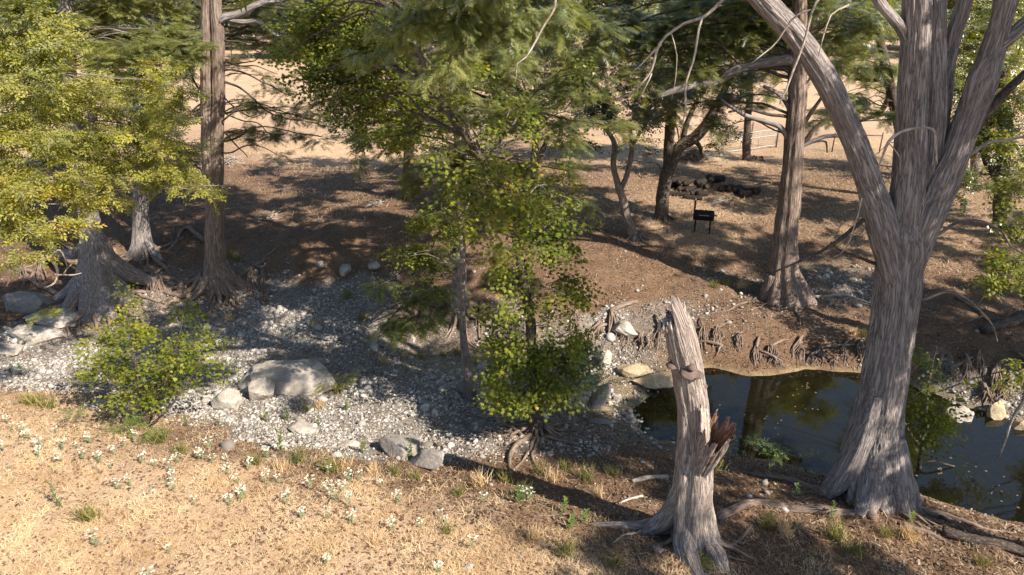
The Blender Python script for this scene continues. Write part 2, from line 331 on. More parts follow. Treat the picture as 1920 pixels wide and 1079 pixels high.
n.links.new(fr.outputs[0], mx.inputs[0]); n.links.new(mm.outputs[0], mx.inputs[1]); n.links.new(g.outputs[0], mx.inputs[2]); n.links.new(mx.outputs[0], o.inputs[0]); M['water'] = m

def plain(name, col, rough=.7, metal=0, var=.25, sc_=8):
    m, n, o = mat(name); x = noise(n, n.nodes.new('ShaderNodeTexCoord').outputs['Object'], sc_, 4)
    c = ramp(n, x, [(.3, tuple(v*(1-var) for v in col)), (.7, tuple(min(1, v*(1+var)) for v in col))])
    p = finish(n, o, c, rough, x, .3, .01); p.inputs['Metallic'].default_value = metal; return m
M['black_steel'] = plain('black_steel', (.018, .02, .024), .55, .3); M['galvanised'] = plain('galvanised', (.38, .38, .38), .6, .2)
M['rusty_steel'] = plain('rusty_steel', (.13, .075, .05), .8, .2); M['cut_wood'] = plain('cut_wood', (.095, .07, .052), .9)
M['post_wood'] = plain('post_wood', (.17, .12, .09), .9); M['fungus'] = plain('fungus', (.14, .10, .085), .9); M['moss'] = M['green_grass']
M['wire'] = plain('wire', (.45, .43, .4), .6, .3)

# ------------------------------------------------------------------ ground sheet and water
def axis_pts(a, b, st, lo, hi):
    v = list(np.arange(a, b, st)); x = v[-1]; s = st
    while x < hi: s *= 1.12; x += s; v.append(x)
    x = v[0]; s = st; pre = []
    while x > lo: s *= 1.12; x -= s; pre.append(x)
    return np.array(pre[::-1] + v)
gx = axis_pts(-19, 26, .12, -450, 450); gy = axis_pts(6.5, 46, .12, -120, 700)
GX, GY = np.meshgrid(gx, gy); fx, fy = GX.ravel(), GY.ravel(); GZ = gz(fx, fy)
zg, zs = zones(fx, fy); i = np.arange(len(gy)-1)[:, None]*len(gx); j = np.arange(len(gx)-1)[None]
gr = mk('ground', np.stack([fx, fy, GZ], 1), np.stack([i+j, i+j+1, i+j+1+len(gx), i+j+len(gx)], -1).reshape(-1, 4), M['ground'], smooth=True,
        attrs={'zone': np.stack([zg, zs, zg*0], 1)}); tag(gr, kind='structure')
# the pool of the creek: a sheet cut to the part of the bed that lies below its level
WZ = -2.08
wx = np.arange(1.5, 60, .5); wy = np.arange(10.5, 22, .25); WX, WY = np.meshgrid(wx, wy); a, b = WX.ravel(), WY.ravel()
i = np.arange(len(wy)-1)[:, None]*len(wx); j = np.arange(len(wx)-1)[None]; Q = np.stack([i+j, i+j+1, i+j+1+len(wx), i+j+len(wx)], -1).reshape(-1, 4)
low = gz(a, b) < WZ + .12; Q = Q[low[Q].any(1)]
wt_ = mk('creek_water', np.stack([a, b, a*0 + WZ], 1), Q, M['water'], smooth=True); tag(wt_, kind='structure')

# ------------------------------------------------------------------ scattering many small pieces into one mesh
def frames(d, n):
    d = d/np.linalg.norm(d, axis=1, keepdims=True); y = np.cross(n, d); y /= np.linalg.norm(y, axis=1, keepdims=True) + 1e-9
    return np.stack([d, y, np.cross(d, y)], 2)                  # columns x, y, z
def scatter(name, parts, mat, parent=None, smooth=False):
    """parts: list of (tmplV, tmplF, locs, frames, scale(N or N,3), rnd)"""
    Vs, Ts, Rn, n0 = [], {}, [], 0
    for tV, tF, L, Fm, S, rnd in parts:
        if len(L) == 0: continue
        S = np.asarray(S); S = S[:, None] if S.ndim == 1 else S
        X = tV[None]*S[:, None, :]; X = np.einsum('nij,nkj->nki', Fm, X) + L[:, None]
        k = len(tV); off = n0 + np.arange(len(L))[:, None, None]*k
        F = (tF[None] + off).reshape(-1, tF.shape[1]); Ts.setdefault(tF.shape[1], []).append(F)
        q = 14 if k == 84 else 4 if k == 60 else k; lv = np.repeat(rng.normal(0, .16 if q < k else 0, (len(L), k//q)), q, 1) if q < k else 0
        Vs.append(X.reshape(-1, 3)); Rn.append((np.repeat(rnd[:, None], k, 1) + lv).ravel()); n0 += k*len(L)
    return mk(name, np.concatenate(Vs), [np.concatenate(v) for v in Ts.values()], mat, parent, smooth, {'rnd': np.clip(np.concatenate(Rn), 0, 1)})
def randn(n): v = rng.normal(size=(n, 3)); return v/np.linalg.norm(v, axis=1, keepdims=True)

# spray templates: x along the twig, y sideways, z up
def t_needle(n=11, L=1.0, wid=.40, lw=.055):                     # feathery flat frond of a cypress
    V, F = [], []
    def tri(a, b, c): k = len(V); V.extend([a, b, c]); F.append((k, k+1, k+2))
    tri((0, -.012, 0), (0, .012, 0), (L, 0, -.05))
    for i in range(n):
        x = .08 + .88*i/(n-1)*L; l = wid*(1 - .62*abs(i/(n-1) - .35)**1.0)*rng.uniform(.75, 1.1)
        for s in (-1, 1):
            a = R(rng.uniform(40, 62)); ex, ey = math.cos(a)*l, math.sin(a)*l*s; dz = rng.uniform(-.10, .05)
            tri((x - lw*.5, 0, 0), (x + lw*.5, 0, 0), (x + ex, ey, dz))
            if i % 2: tri((x + ex*.4 - lw*.4, ey*.4, dz*.4), (x + ex*.4 + lw*.4, ey*.4, dz*.4), (x + ex*.4 + .12, ey*.75, dz + .03))
    return np.array(V, float), np.array(F)
def star(c, d, up, s):                                            # five-lobed leaf
    a = np.array([0, 25, 45, 68, 95, 125, 180-25, 180+25, 235, 265, 292, 315, 335])
    r = np.array([1.0, .48, .85, .45, .70, .32, .28, .28, .32, .70, .45, .85, .48])
    return a, r
def t_leaves(kind, n, L=1.0):
    V, F = [], []
    for i in range(n):
        x = L*(.1 + .9*i/max(1, n-1)); sd = 1 if i % 2 else -1; ang = R(rng.uniform(25, 75))*sd if i < n-1 else 0
        tilt = R(rng.uniform(-35, 25)); roll = R(rng.uniform(-40, 40))
        d = np.array([math.cos(ang), math.sin(ang), math.sin(tilt)]); d /= np.linalg.norm(d)
        up = np.array([0, math.sin(roll), math.cos(roll)]); y = np.cross(up, d); y /= np.linalg.norm(y); z = np.cross(d, y)
        if kind == 'star': s, stem = .34*rng.uniform(.7, 1.15), .16
        elif kind == 'lance': s, stem = .20*rng.uniform(.8, 1.2), .02
        else: s, stem = .16*rng.uniform(.8, 1.2), .03
        c = np.array([x, 0, rng.uniform(-.06, .06)]) + d*stem; k = len(V)
        if kind == 'star':
            aa, rr = star(0, 0, 0, 0); V.append(c + d*.35*s)
            for A_, r_ in zip(aa, rr):
                V.append(c + d*(.35*s) + (d*math.cos(R(A_)) + y*math.sin(R(A_)))*r_*s*.62 - z*(.10*s*r_))
            m_ = len(aa)
            for q in range(m_): F.append((k, k+1+q, k+1+(q+1) % m_))
        else:
            wd = .22 if kind == 'lance' else .32
            V += [c, c + d*s*.5 + y*s*wd + z*.02, c + d*s, c + d*s*.5 - y*s*wd + z*.02]
            F += [(k, k+1, k+2), (k, k+2, k+3)]
    return np.array(V), np.array(F)
TM = {'needle': [t_needle() for _ in range(4)], 'bigneedle': [t_needle(7, 1, .5, .11) for _ in range(3)], 'star': [t_leaves('star', 6) for _ in range(5)], 'lance': [t_leaves('lance', 15) for _ in range(4)],
      'small': [t_leaves('small', 15) for _ in range(4)]}
SIZE = {'needle': .42, 'bigneedle': .9, 'star': .42, 'lance': .42, 'small': .42}
AREA = {'needle': .055, 'bigneedle': .28, 'star': .045, 'lance': .05, 'small': .045}
DENS = 5.5
def foliage(parent, clusters, kind, mat, dens=1.0, name='crown', size=1.0, flat=.5, droop=.25, hub=None, tw='dark_bark'):
    """clusters: (centre xyz, radii xyz, density). Each cluster is a set of boughs that carry sprays on both sides."""
    Ls, Ds, Ns, tb = [], [], [], MB()
    for c, rr, dn in clusters:
        c = np.asarray(c, float); rr = np.asarray(rr, float)
        area = 3.1*rr[0]*rr[2] + 2.0*rr[0]*rr[1]*.5; tot = int(area*dens*dn*DENS/(AREA[kind]*size**2)); nb = max(4, int(tot/16))
        h = c if hub is None else hub
        for b in range(nb):
            e = c + randn(1)[0]*rr*rng.uniform(.35, 1.0)
            s = c + (e - c)*rng.uniform(.0, .35) + rng.normal(size=3)*rr*.12; L = np.linalg.norm(e - s) + .1
            nl = max(3, int(tot/nb)); t = np.sort(rng.uniform(.15, 1.05, nl)); dr = droop*L*.35
            dd = (e - s)/L; side = np.cross(dd, [0, 0, 1]); side /= np.linalg.norm(side) + 1e-6
            sg = rng.choice([-1, 1], nl)
            P = s + t[:, None]*(e - s) + (side[None]*sg[:, None]*rng.uniform(.02, .22, nl)[:, None]*min(L, 1.6)); P[:, 2] -= dr*t**2
            P += rng.normal(size=P.shape)*.05
            D = dd[None]*.8 + side[None]*(sg*rng.uniform(.3, 1.1, nl))[:, None] + rng.normal(size=P.shape)*.28; D[:, 2] = D[:, 2]*flat - droop*rng.uniform(.3, 1.4, nl)
            nn = np.array([0, 0, 1.]) + rng.normal(size=P.shape)*(.28 if kind[-6:] == 'needle' else .5)
            Ls.append(P); Ds.append(D); Ns.append(nn)
            if b % 2 == 0 and tw and L > .35:
                q = np.array([s, (s+e)/2 + rng.normal(size=3)*.05*L, e - [0, 0, dr]]); tube(tb, q, [.006+.007*L, .004+.004*L, .002], 3, .5)
    L = np.concatenate(Ls); D = np.concatenate(Ds); Nn = np.concatenate(Ns); n = len(L)
    S = SIZE[kind]*size*rng.uniform(.65, 1.25, n); rnd = np.clip(rng.beta(2, 2.3, n), 0, 1); pick = rng.integers(0, len(TM[kind]), n); Fm = frames(D, Nn)
    cr = scatter(name, [(TM[kind][k][0], TM[kind][k][1], L[pick == k], Fm[pick == k], S[pick == k], rnd[pick == k]) for k in range(len(TM[kind]))], mat, parent)
    if tw and tb.n: tw_ = tb.build('twigs', M[tw], cr); tw_.location = (0, 0, 0); tag(tw_, kind='stuff')
    return cr
def CL(px, py, t, rx, ry, dn=1, dep=None):                        # a cluster surveyed from the eye point, stored as real size and place
    c = Wt(px, py, t); a = rx*t/FPX; b = ry*t/FPX
    return (c, (a, dep if dep else max(a*.7, .5), b*1.05), dn)
def FC(x0, x1, y0, y1, t0, t1, n_, r=38, dn=.8):
    out = []; nc = max(1, int(math.sqrt(n_*(x1-x0)/max(1, y1-y0)))); nr = max(1, int(math.ceil(n_/nc)))
    for i in range(nc):
        for j in range(nr):
            out.append(CL(x0 + (x1-x0)*(i + rng.uniform(.1, .9))/nc, y0 + (y1-y0)*(j + rng.uniform(.1, .9))/nr, rng.uniform(t0, t1), r*rng.uniform(.8, 1.5), r*rng.uniform(.4, .8), dn*rng.uniform(.6, 1.3)))
    return out
def branch(parent, P, r0, r1=.006, mat='cypress_bark', name='branch', seg=7, wob=.05, seed=0):
    mb = MB(); P = np.asarray(P, float); r = np.linspace(r0, r1, len(P)); tube(mb, P, r, seg, .2, 0, seed=seed, wob=wob)
    return mb.build(name, M[mat], parent)
def link_branches(parent, path, clusters, mat='cypress_bark', k=.012, name='branch', maxn=40):
    path = catmull(np.asarray(path, float), .3)
    for i, (c, rr, dn) in enumerate(clusters[:maxn]):
        c = np.asarray(c); d = np.linalg.norm((path - c)*[1, 1, .8], axis=1) + .6*np.maximum(0, path[:, 2] - c[2]); s = path[np.argmin(d)]
        L = np.linalg.norm(c - s)
        if L < .4: continue
        mid = (s + c)/2 + np.array([0, 0, .10*L]) + rng.normal(size=3)*.05*L; q = s + (mid - s)*.5 + rng.normal(size=3)*.03*L
        branch(parent, [s, q, mid, c, c + (c - mid)*.5*min(1, rr[0]/L + .2)], .012 + k*L, .006, mat, name, 6, .06, i)
def vp(path, Y, mat=None):                                         # (px, py, r_px[, dY]) in the vertical plane y = Y
    P, r = [], []
    for a in path:
        q = aty(a[0], a[1], Y + (a[3] if len(a) > 3 else 0)); d = q[1]*math.cos(PITCH) + (CAMH - q[2])*math.sin(PITCH)
        P.append(q); r.append(a[2]*d/FPX)
    return np.array(P), np.array(r)
def vpg(path, Y):                                                  # like vp, but the path comes down to touch the ground at its last point
    g = gp(path[-1][0], path[-1][1]); n = len(path); q = [(a[0], a[1], a[2], (g[1] - Y)*(k/(n-1))**1.3) for k, a in enumerate(path)]
    P, r = vp(q, Y); P[-1] = g - [0, 0, r[-1]*.6]; return P, r
def root_path(pts, r0, r1, lift=.4):
    P = []
    for k, (x, y) in enumerate(pts):
        q = gp(x, y); P.append(q)
    P = catmull(np.array(P), .25); f = np.linspace(0, 1, len(P)); r = r0 + (r1 - r0)*f
    P[:, 2] = gz(P[:, 0], P[:, 1]) + r*lift + .03*vn(np.stack([f*9, f*0 + r0*91, f*0], 1), 5)
    return P, r
def root(parent, pts, r0, r1=.012, mat='root_bark', lift=.45, seg=8, name='root'):
    P, r = root_path(pts, r0, r1, lift); mb = MB(); tube(mb, P, r, seg, .12, .0, seed=int(pts[0][0]), wob=.035)
    return mb.build(name, M[mat], parent)
def rand_roots(parent, base, n, rad, L, r0, a0=0, a1=360, mat='root_bark', name='root', split=True):
    for k in range(n):
        a = R(a0 + (a1 - a0)*(k + rng.uniform(.1, .9))/n); p = np.array(base[:2]) + np.array([math.cos(a), math.sin(a)])*rad*.5; P = []; mb = MB()
        l = L*rng.uniform(.5, 1.15); ns = max(4, int(l/.22)); rr0 = r0*rng.uniform(.6, 1.15)
        for q in range(ns):
            z = gz(p[0], p[1])[0]; f = q/(ns-1); P.append([p[0], p[1], z + rr0*(1-f)*.6 + .55*rad*(1-f)**4]); a += rng.normal()*.22; p = p + np.array([math.cos(a), math.sin(a)])*l/ns
        P = np.array(P); tube(mb, P, np.linspace(rr0*1.3, .010, ns), 7, .12, seed=k, wob=.04)
        if split and ns > 5:
            m_ = ns//2; a2 = a + rng.choice([-1, 1])*.8; p2 = P[m_, :2].copy(); P2 = [P[m_]]
            for q in range(4): p2 = p2 + np.array([math.cos(a2), math.sin(a2)])*l/ns; P2.append([p2[0], p2[1], gz(p2[0], p2[1])[0] + .01])
            tube(mb, P2, np.linspace(rr0*.55, .008, 5), 6, .12, seed=k+5, wob=.03)
        mb.build(name, M[mat], parent)

# ================================================================== the big cypress on the near bank
A0 = gp(1640, 930); A0[2] -= .1
TA = thing('cypress_tree', 'huge pale grey many-stemmed cypress at right, rooted on the near bank beside the pool', 'tree', A0)
Y = A0[1]; mb = MB()
P, r = vp([(1632, 960, 78), (1636, 915, 65), (1634, 855, 52), (1644, 787, 42), (1650, 750, 39), (1661, 690, 37.5), (1669, 640, 37.5), (1680, 560, 38), (1686, 500, 39), (1691, 455, 42), (1693, 400, 30), (1696, 370, 14)], Y)
tube(mb, P, r, 170, .03, .022, [.30, .26, .18, .10, .07, .05, .05, .05, .04, .04, .04, 0], 9, 1, 0, .036)
P, r = vp([(1684, 540, 22), (1667, 470, 26), (1648, 400, 25), (1632, 350, 22), (1610, 285, 20.5), (1587, 233, 20), (1560, 172, 19.5), (1528, 117, 19.5), (1477, 50, 19), (1425, -5, 18.5), (1350, -80, 17), (1260, -200, 13)], Y - .12)
PL = P; tube(mb, P, r, 96, .035, .016, .06, 6, 2, 0, .04)
P, r = vp([(1690, 520, 24), (1696, 420, 29), (1704, 330, 27), (1709, 230, 25), (1714, 140, 24), (1718, 60, 23), (1720, -20, 22), (1715, -200, 19), (1700, -420, 12)], Y - .05)
PM = P; tube(mb, P, r, 96, .035, .016, .07, 6, 3, 0, .04)
P, r = vp([(1697, 510, 22), (1722, 400, 26), (1742, 300, 22), (1748, 200, 22), (1749, 120, 22), (1750, 30, 21), (1752, -60, 19), (1770, -300, 14)], Y + .1)
tube(mb, P, r, 96, .035, .016, .07, 6, 4, 0, .04)
P, r = vp([(1697, 530, 20), (1720, 450, 28), (1744, 390, 29), (1766, 345, 26), (1790, 290, 23), (1812, 230, 23), (1838, 165, 24), (1858, 100, 20), (1876, 40, 17.5), (1888, -10, 18), (1910, -120, 15), (1950, -300, 10)], Y - .1)
PR = P; tube(mb, P, r, 96, .035, .016, .06, 6, 5, 0, .04)
P, r = vp([(1755, 300, 12), (1766, 210, 14), (1775, 130, 13), (1787, 70, 13.5), (1806, 10, 13.5), (1830, -80, 11)], Y + .25); tube(mb, P, r, 40, .05, .008, .05, 5, 6, 0, .04)
P, r = vp([(1812, 215, 12), (1832, 145, 15), (1860, 100, 13), (1895, 70, 12), (1925, 42, 11), (1990, 0, 9)], Y - .15); tube(mb, P, r, 40, .05, .008, .05, 5, 7, 0, .04)
P, r = vp([(1718, 120, 10), (1697, 65, 10), (1678, 38, 9.5), (1650, 5, 9), (1620, -50, 7)], Y - .05); tube(mb, P, r, 30, .05, .006, .05, 5, 8, 0, .04)
# long furrow and buttresses running into the ground
for pts, r0 in (([(1645, 740, 12), (1622, 810, 20), (1600, 860, 22), (1574, 900, 20), (1545, 928, 10)], 1), ([(1672, 820, 22), (1682, 880, 25), (1690, 930, 22), (1705, 965, 14)], 2), ([(1640, 850, 20), (1632, 900, 22), (1625, 945, 20), (1612, 968, 12)], 3), ([(1640, 800, 14), (1606, 862, 18), (1572, 898, 16), (1540, 922, 9)], 4)):
    P, r = vpg(pts, Y - .25); tube(mb, P, r, 40, .04, .012, .1, 5, r0, 0, .04)
mb.build('trunk', M['cypress_bark'], TA)
for pts, a, b in (([(1625, 955), (1560, 962), (1500, 960), (1440, 946), (1400, 950), (1345, 965)], .11, .09), ([(1640, 975), (1610, 950), (1570, 925), (1535, 930)], .10, .05), ([(1550, 925), (1480, 905), (1420, 890), (1360, 880)], .09, .03),
                  ([(1700, 960), (1760, 965), (1820, 985), (1900, 1000)], .09, .02), ([(1690, 985), (1740, 1000), (1800, 1030)], .06, .02), ([(1600, 960), (1520, 985), (1450, 1010)], .04, .01)):
    root(TA, pts, a, b, 'root_bark')
rand_roots(TA, A0, 12, .75, 1.8, .06, 180, 380)
# crown above and left of the frame, its low boughs hanging into the picture
lim = [([(1350, -80, 15), (1250, -160, 14, -.5), (1120, -200, 12, -1), (960, -170, 9, -1.6), (860, -110, 5, -2)], 0), ([(1425, -5, 7), (1380, -30, 7, -.5), (1320, -60, 5, -1), (1230, -100, 4, -1)], 0)]
for pts, q in lim:
    P, r = vp(pts, Y); mb = MB(); tube(mb, P, r, 12, .2, 0, seed=3, wob=.08); mb.build('limb', M['cypress_bark'], TA)
near = [CL(880, 40, 10.5, 120, 45, 1.3), CL(780, 20, 10.5, 80, 40, 1.3), CL(990, 30, 10.5, 100, 35, 1.2), CL(850, 110, 10.3, 60, 32, 1.0), CL(960, 90, 10.3, 55, 24, .9), CL(1050, 50, 10.5, 50, 30, .8),
        CL(740, 60, 10.8, 60, 35, 1.0), CL(700, 110, 11, 50, 30, .7), CL(790, 140, 10.6, 45, 18, .7), CL(1060, 20, 10.3, 40, 25, .9), CL(870, -40, 10.2, 150, 50, 1.2)]
foliage(TA, near, 'needle', M['cypress_pale'], .9, size=.62, droop=.75, flat=.6)
far_r = [CL(1900, 20, 13, 40, 40, .6), CL(1905, 100, 13, 22, 30, .5)]
up = [((x, y, z), (1.9, 1.8, .9), d*rng.uniform(.6, 1.7)) for x, y, z, d in ((2.5, 11, 13.5, .55), (6, 10.5, 14.5, .5), (9.5, 12, 15, .55), (12.5, 13, 13.5, .5), (8, 14, 12.8, .5), (4.5, 13.5, 12.5, .5), (0.5, 9.5, 11.8, .5), (11, 9, 13, .5), (7, 7.8, 13, .4))]
foliage(TA, up, 'bigneedle', M['cypress_leaf'], 1.0, size=.9)
foliage(TA, far_r, 'needle', M['cypress_leaf'], 1.0, size=.8)
dead = [[(1540, -10, 3.5), (1523, 20, 3.2), (1507, 77, 3), (1483, 133, 2.6), (1472, 165, 2), (1460, 193, 1)], [(1525, 18, 2.5), (1480, 38, 2.2), (1445, 85, 1.8), (1413, 118, 1)], [(1592, 10, 2), (1560, 33, 2), (1543, 70, 1.5), (1537, 107, .8)],
        [(1370, -12, 4), (1317, 32, 3.6), (1280, 45, 3.2), (1240, 83, 3), (1220, 140, 2.6), (1187, 177, 2), (1155, 182, 1)], [(1240, 83, 2.5), (1212, 108, 2), (1185, 132, 1)], [(1317, 32, 3), (1303, 77, 2.8), (1285, 150, 2.3), (1287, 217, 2), (1280, 263, 1)],
        [(1222, 138, 1.5), (1208, 165, 1.3), (1196, 195, .8)], [(1040, -20, 3), (1045, 15, 2.8), (1020, 60, 2.3), (992, 110, 2), (975, 122, 1.8), (974, 155, 1)], [(1258, 60, 1.5), (1262, 100, 1.2), (1258, 185, .7)]]
for k, d in enumerate(dead):
    P, r = vp(d, Y - 1.0 if k != 7 else Y - 2); mb = MB(); tube(mb, P, r*.85, 6, .12, 0, seed=k, wob=.06); mb.build('dead_branch', M['dead_wood'], TA)
for d, mt, dy in (([(1620, 412, 5), (1580, 450, 4.5), (1530, 480, 3.5), (1470, 505, 2.5), (1425, 522, 1.3)], 'dark_bark', -.2), ([(1660, 505, 5), (1625, 490, 4), (1580, 470, 3), (1555, 452, 1.5)], 'dark_bark', 0), ([(1616, 372, 2), (1600, 420, 1.8), (1585, 465, 1.5), (1560, 480, .8)], 'dead_wood', -.3),
                  ([(1755, 442, 4), (1800, 421, 3.8), (1850, 424, 3.2), (1897, 457, 2), (1930, 480, 1.5)], 'grey_bark', 0), ([(1722, 564, 3.5), (1790, 553, 3), (1830, 580, 3), (1860, 612, 2), (1872, 640, 1)], 'grey_bark', 0),
                  ([(1808, 296, 5), (1847, 273, 4.5), (1885, 268, 4), (1925, 256, 3.5)], 'dead_wood', .1), ([(1800, 290, 12), (1825, 250, 11.5), (1870, 195, 10.5), (1925, 135, 9)], 'dark_bark', .4),
                  ([(1645, 318, 1.5), (1655, 290, 3), (1667, 268, 4), (1690, 250, 4), (1718, 243, 4), (1742, 246, 4), (1752, 270, 4), (1762, 303, 2)], 'dead_wood', -.7), ([(1668, 270, 2), (1680, 290, 1.5), (1684, 305, .8)], 'dead_wood', -.7)):
    P, r = vp(d, Y + dy); mb = MB(); tube(mb, P, r*(.62 if mt == 'dead_wood' else .8), 8, .07, .004 if mt == 'dead_wood' else 0, seed=int(d[0][0]), wob=.06, rf=.03); mb.build('branch', M[mt], TA)
P, r = vp([(1897, 790, 2), (1905, 770, 2.4), (1880, 850, 1)], Y)
for d in ([(1935, 735, 4), (1912, 762, 3.6), (1895, 790, 3), (1884, 825, 2.3), (1873, 856, 1.2)], [(1905, 775, 1.5), (1890, 785, 1.2), (1878, 798, .7)]):
    P, r = vp(d, 12.5); mb = MB(); tube(mb, P, r, 6, .1, wob=.02); mb.build('dead_branch', M['dead_wood'], TA)

# ================================================================== the broken snag
B0 = gp(1300, 1015); TB = thing('broken_snag', 'tall leaning dead trunk, broken off to a jagged point, standing on the near bank', 'dead tree', B0)
Y = B0[1]; mb = MB(); P, r = vp([(1306, 1040, 48), (1302, 1000, 42), (1297, 945, 37), (1302, 880, 35), (1303, 830, 31), (1300, 770, 28), (1293, 720, 28.5), (1284, 665, 28), (1272, 615, 27), (1266, 598, 24)], Y)
tube(mb, P, r, 120, .03, .014, [.25, .18, .12, .10, .12, .12, .06, .05, .05, .05], 7, 2, 0, .036, capjag=lambda th: .46*np.exp(-((np.angle(np.exp(1j*(th - 2.0))))/.6)**2) + .05*np.sin(th*9) + .04*np.sin(th*17) + .06*np.sin(th*4))
for pts, q in (([(1300, 860, 14), (1282, 915, 18), (1262, 955, 17), (1235, 982, 15), (1205, 996, 8)], 1), ([(1290, 985, 22), (1285, 1025, 20), (1295, 1060, 18), (1312, 1090, 14)], 2), ([(1318, 980, 22), (1330, 1025, 20), (1345, 1050, 18), (1360, 1075, 11)], 3), ([(1306, 850, 14), (1308, 900, 20), (1310, 960, 22), (1316, 1000, 20)], 5)):
    P, r = vpg(pts, Y - .1); tube(mb, P, r, 50, .03, .012, .12, 5, q, 0, .045)
mb.build('trunk', M['snag_bark'], TB)
# torn open limb socket on the right
def cup(a0, a1, r0, r1, seed, inset, nu=24, nv=64):
    a0, a1 = np.asarray(a0), np.asarray(a1); T = (a1 - a0)/np.linalg.norm(a1 - a0); u = np.cross(T, [0, 1, 0]); u /= np.linalg.norm(u); b = np.cross(T, u); V, A = [], []
    for i in range(nu):
        f = i/(nu-1)
        for j in range(nv):
            t = 2*math.pi*j/nv; cj, sj = math.cos(t), math.sin(t); jag = .20*vn([[cj*3 + seed, sj*3, 0]], 3)[0] + .14*vn([[cj*9, sj*9, seed]], 3)[0]
            g = f*(1 + jag*f*f); rr = (r0 + (r1 - r0)*g**.75)*(1 + .16*vn([[cj*1.6, sj*1.6, seed]], 5)[0]) + (.022*vn([[cj*11, sj*11, g*1.5]], 2)[0] + .012*vn([[cj*23, sj*23, g*3]], 2)[0]) - inset*(1 - .75*f)
            V.append(a0 + (a1 - a0)*g + max(rr, .01)*(cj*u + sj*b)); A.append((t*.25, rr, g*.5))
    Q = [(i*nv+j, i*nv+(j+1) % nv, (i+1)*nv+(j+1) % nv, (i+1)*nv+j) for i in range(nu-1) for j in range(nv)]
    return np.array(V), np.array(Q), np.array(A)
a0, _ = vp([(1302, 905, 1)], Y - .10); a1, _ = vp([(1345, 812, 1)], Y - .46)
V_, Q_, A_ = cup(a0[0], a1[0], .09, .275, 2, 0); MB().add(V_, None, Q_, A_).build('torn_shell', M['snag_bark'], TB)
V_, Q_, A_ = cup(a0[0] + (a1[0]-a0[0])*.12, a1[0], .05, .268, 2, .03); MB().add(V_, None, Q_[:, ::-1], A_).build('hollow', M['red_wood'], TB)
ax = a1[0] - a0[0]; ua = np.cross(ax, [0, 1, 0]); ua /= np.linalg.norm(ua); ub = np.cross(ax, ua); ub /= np.linalg.norm(ub); mb = MB(); mc = MB()
for k in range(70):
    th = rng.uniform(0, 6.28); w0 = math.cos(th)*ua + math.sin(th)*ub; f1 = rng.uniform(.55, .96); q0 = a0[0] + ax*.25 + w0*.07; q1 = a0[0] + ax*.65 + w0*(.19 + .02*rng.random()); q2 = a0[0] + ax*f1 + w0*(.235 + .05*(f1 - .7))
    tube(mc if w0[0] < -.55 else mb, [q0, q1, q2], [.02, .016, .003], 4, .06, .004, seed=k, rf=.02)
mb.build('splintered_wood', M['red_wood'], TB)
for k in range(16): x0 = rng.uniform(1308, 1324); P, r = vp([(x0, 880 - rng.uniform(0, 25), 2), (x0 + 4, 830, 3.2), (x0 + 6, 790, 2.6), (x0 + 5, 755 + rng.uniform(0, 20), .8)], Y - .33 + .1*(x0 - 1308)/16); tube(mc, P, r, 5, .06, .004, seed=k, rf=.02)
mc.build('splintered_wood', M['dead_wood'], TB)
mb = MB()
for k in range(30):
    th = rng.uniform(0, 6.28); c = aty(1262, 600, Y); L = rng.uniform(.08, .3)*(1.3 if math.cos(th) > .2 else .7); q = c + np.array([math.cos(th)*.2, math.sin(th)*.17, -.1 + .1*math.cos(th)])
    tube(mb, [q, q + [-.02, 0, L*.5], q + [-.03 - .02*math.cos(th), 0, L]], [.035, .026, .004], 5, .05, .006, seed=k, rf=.02)
mb.build('splintered_top', M['dead_wood'], TB)
for x, y, s in ((1293, 700, .17), (1308, 703, .11), (1297, 690, .08), (1260, 686, .10), (1319, 724, .07)):
    c, _ = vp([(x, y, 1)], Y - (.3 if 1270 < x < 1312 else .12)); mb = MB(); tube(mb, [c[0] + [0, 0, -.02], c[0], c[0] + [0, -.02, .05]], [s*.8, s, s*.4], 12, .02, .01, rf=.05); mb.build('bracket_fungus', M['fungus'], TB)
rand_roots(TB, B0, 10, .55, 1.3, .05, 150, 390)
root(TB, [(1240, 985), (1200, 990), (1150, 988), (1105, 984)], .15, .04, 'snag_bark', .3); root(TB, [(1330, 1060), (1385, 1010), (1410, 985)], .07, .02); root(TB, [(1345, 975), (1370, 962), (1420, 945)], .12, .06)
foliage(TB, [(gp(1276, 1010) + [0, -.25, .12], (.16, .12, .16), 2.5), (gp(1300, 1040) + [0, -.3, .1], (.18, .12, .12), 1.5)], 'small', M['elm_leaf'], 1, 'moss_tuft', .35, tw=None)

# ================================================================== cypresses of the far bank
def simple_tree(name, label, base, Y, stems, barkm, cat='tree', seg=24, ridge=.01, fl=.05, group=None, butt=()):
    t = thing(name, label, cat, base, group); mb = MB(); paths = []
    for k, s in enumerate(stems):
        P, r = vp(s, Y); f = np.full(len(P), fl); 
        if k == 0: f[:2] = fl*3; f[2:3] = fl*1.8
        tube(mb, P, r, seg, .08, ridge, f, 7, k+2, wob=.02, rf=.05); paths.append(P)
    for k, b in enumerate(butt): P, r = vpg(b, Y - .15); tube(mb, P, r, 16, .08, ridge, fl*2, 5, k+1, wob=.03, rf=.05)
    mb.build('trunk', M[barkm], t); return t, paths
CROWN = 1.7
def crown_up(t, cx, cy, z0, z1, rad, n, dens, mat='cypress_leaf', size=.9):
    cl = []
    for k in range(int(n*3)):
        a = rng.uniform(0, 6.28); f = rng.random(); q = rad*(1 - .6*f)*math.sqrt(rng.random())
        cl.append(((cx + q*math.cos(a), cy + q*math.sin(a), z0 + (z1 - z0)*f), (rad*.19, rad*.19, rad*.06), dens*CROWN*rng.uniform(.3, 2.0)))
    foliage(t, cl, 'bigneedle', M[mat], 1, size=size)

